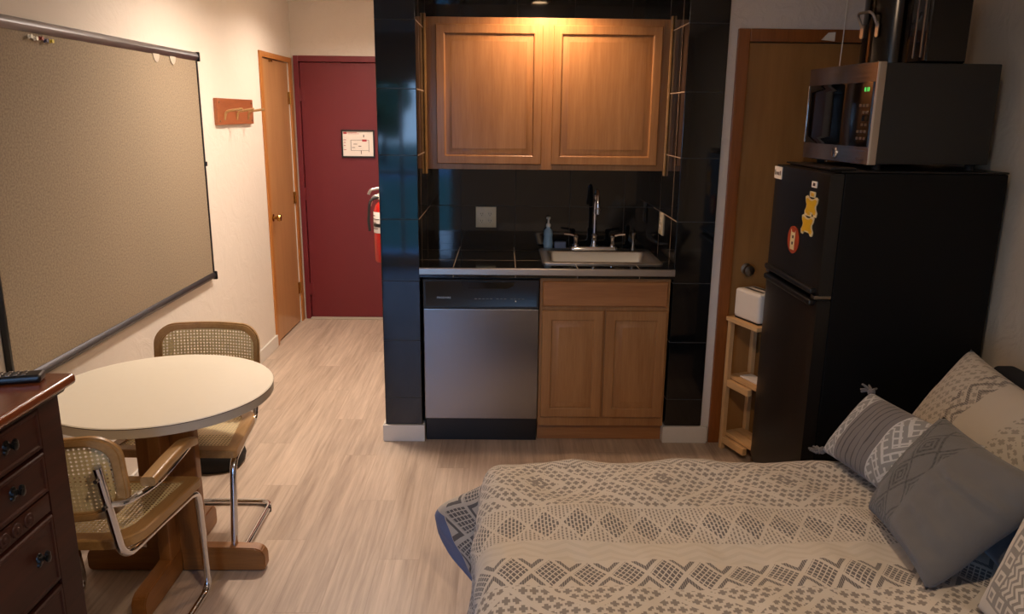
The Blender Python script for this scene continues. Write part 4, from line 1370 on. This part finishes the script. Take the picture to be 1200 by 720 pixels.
# ================================================================== LIGHT
w = bpy.data.worlds.new('dusk'); SC.world = w; w.use_nodes = True
nt = w.node_tree
bg = nt.nodes['Background']
tc = nt.nodes.new('ShaderNodeTexCoord')
sp_ = nt.nodes.new('ShaderNodeSeparateXYZ'); nt.links.new(tc.outputs['Generated'], sp_.inputs[0])
f = smap(nt, N(nt, sp_.outputs[2]), 0., .6)
nt.links.new(mixc(nt, f, col('#9cc4f0'), col('#4684da')), bg.inputs[0])
bg.inputs[1].default_value = 9.

def light(name, kind, loc, power, color, size=.1, rot=(0, 0, 0), **k):
    l = bpy.data.lights.new(name, kind)
    l.energy = power; l.color = color[:3]
    if kind in ('POINT', 'SPOT'): l.shadow_soft_size = size
    o = bpy.data.objects.new(name, l); C.objects.link(o)
    o.location = loc; o.rotation_euler = rot
    for a, b in k.items(): setattr(l, a.rstrip('_'), b)
    return o
light('hall_lamp_light', 'AREA', (LX, LY, ZC-.012), 10.5, (1., .83, .70), spread=math.radians(150), shape_='DISK', size_=.14)
light('room_lamp_light', 'AREA', (RX, RY, ZC-.012), 23, (1., .83, .70), spread=math.radians(155), shape_='DISK', size_=.14)
light('bed_fill_light', 'AREA', (BX, BY, ZC-.012), 15, (1., .76, .55), shape_='DISK', size_=.14)  # added warm fill for bed and front-facing surfaces, no lamp seen there
light('niche_spot', 'SPOT', (NX, NY, NZ-.03), 27, (1., .64, .42), .06, (0, 0, 0), spot_size=math.radians(165), spot_blend=.6)
p = light('window_portal', 'AREA', ((WX0+WX1)/2, YR-.12, (WZ0+WZ1)/2), 1, (1, 1, 1), rot=(-PI/2, 0, 0))
p.rotation_euler = (PI/2, 0, 0)
p.data.shape = 'RECTANGLE'; p.data.size = WX1-WX0; p.data.size_y = WZ1-WZ0
p.data.cycles.is_portal = True

# ================================================================== CAMERA
F, PITCH, YAW, ROLL, H, CYP = 908.7457, .2399613, .0117924, .0110241, 1.6525994, 355.8836
cp, sn = math.cos(PITCH), math.sin(PITCH)
fw = Vector((math.sin(YAW)*cp, math.cos(YAW)*cp, -sn))
rt = Vector((math.cos(YAW), -math.sin(YAW), 0))
up = rt.cross(fw)
r2 = rt*math.cos(ROLL)+up*math.sin(ROLL)
u2 = up*math.cos(ROLL)-rt*math.sin(ROLL)
cam = bpy.data.cameras.new('camera')
co = bpy.data.objects.new('camera', cam); C.objects.link(co)
mt = Matrix(((r2.x, u2.x, -fw.x, 0), (r2.y, u2.y, -fw.y, 0), (r2.z, u2.z, -fw.z, H), (0, 0, 0, 1)))
co.matrix_world = mt
cam.sensor_fit = 'HORIZONTAL'; cam.sensor_width = 36; cam.lens = F/1200*36
cam.shift_y = -(360-CYP)/1200
cam.clip_start = .02
SC.camera = co
vs_ = SC.view_settings
SC.display_settings.display_device = 'sRGB'
vs_.view_transform = 'Standard'; vs_.look = 'None'; vs_.gamma = 1; vs_.exposure = .6; vs_.use_curve_mapping = False
SC.cycles.use_denoising = True
SC.cycles.max_bounces = 8
SC.cycles.sample_clamp_indirect = 4
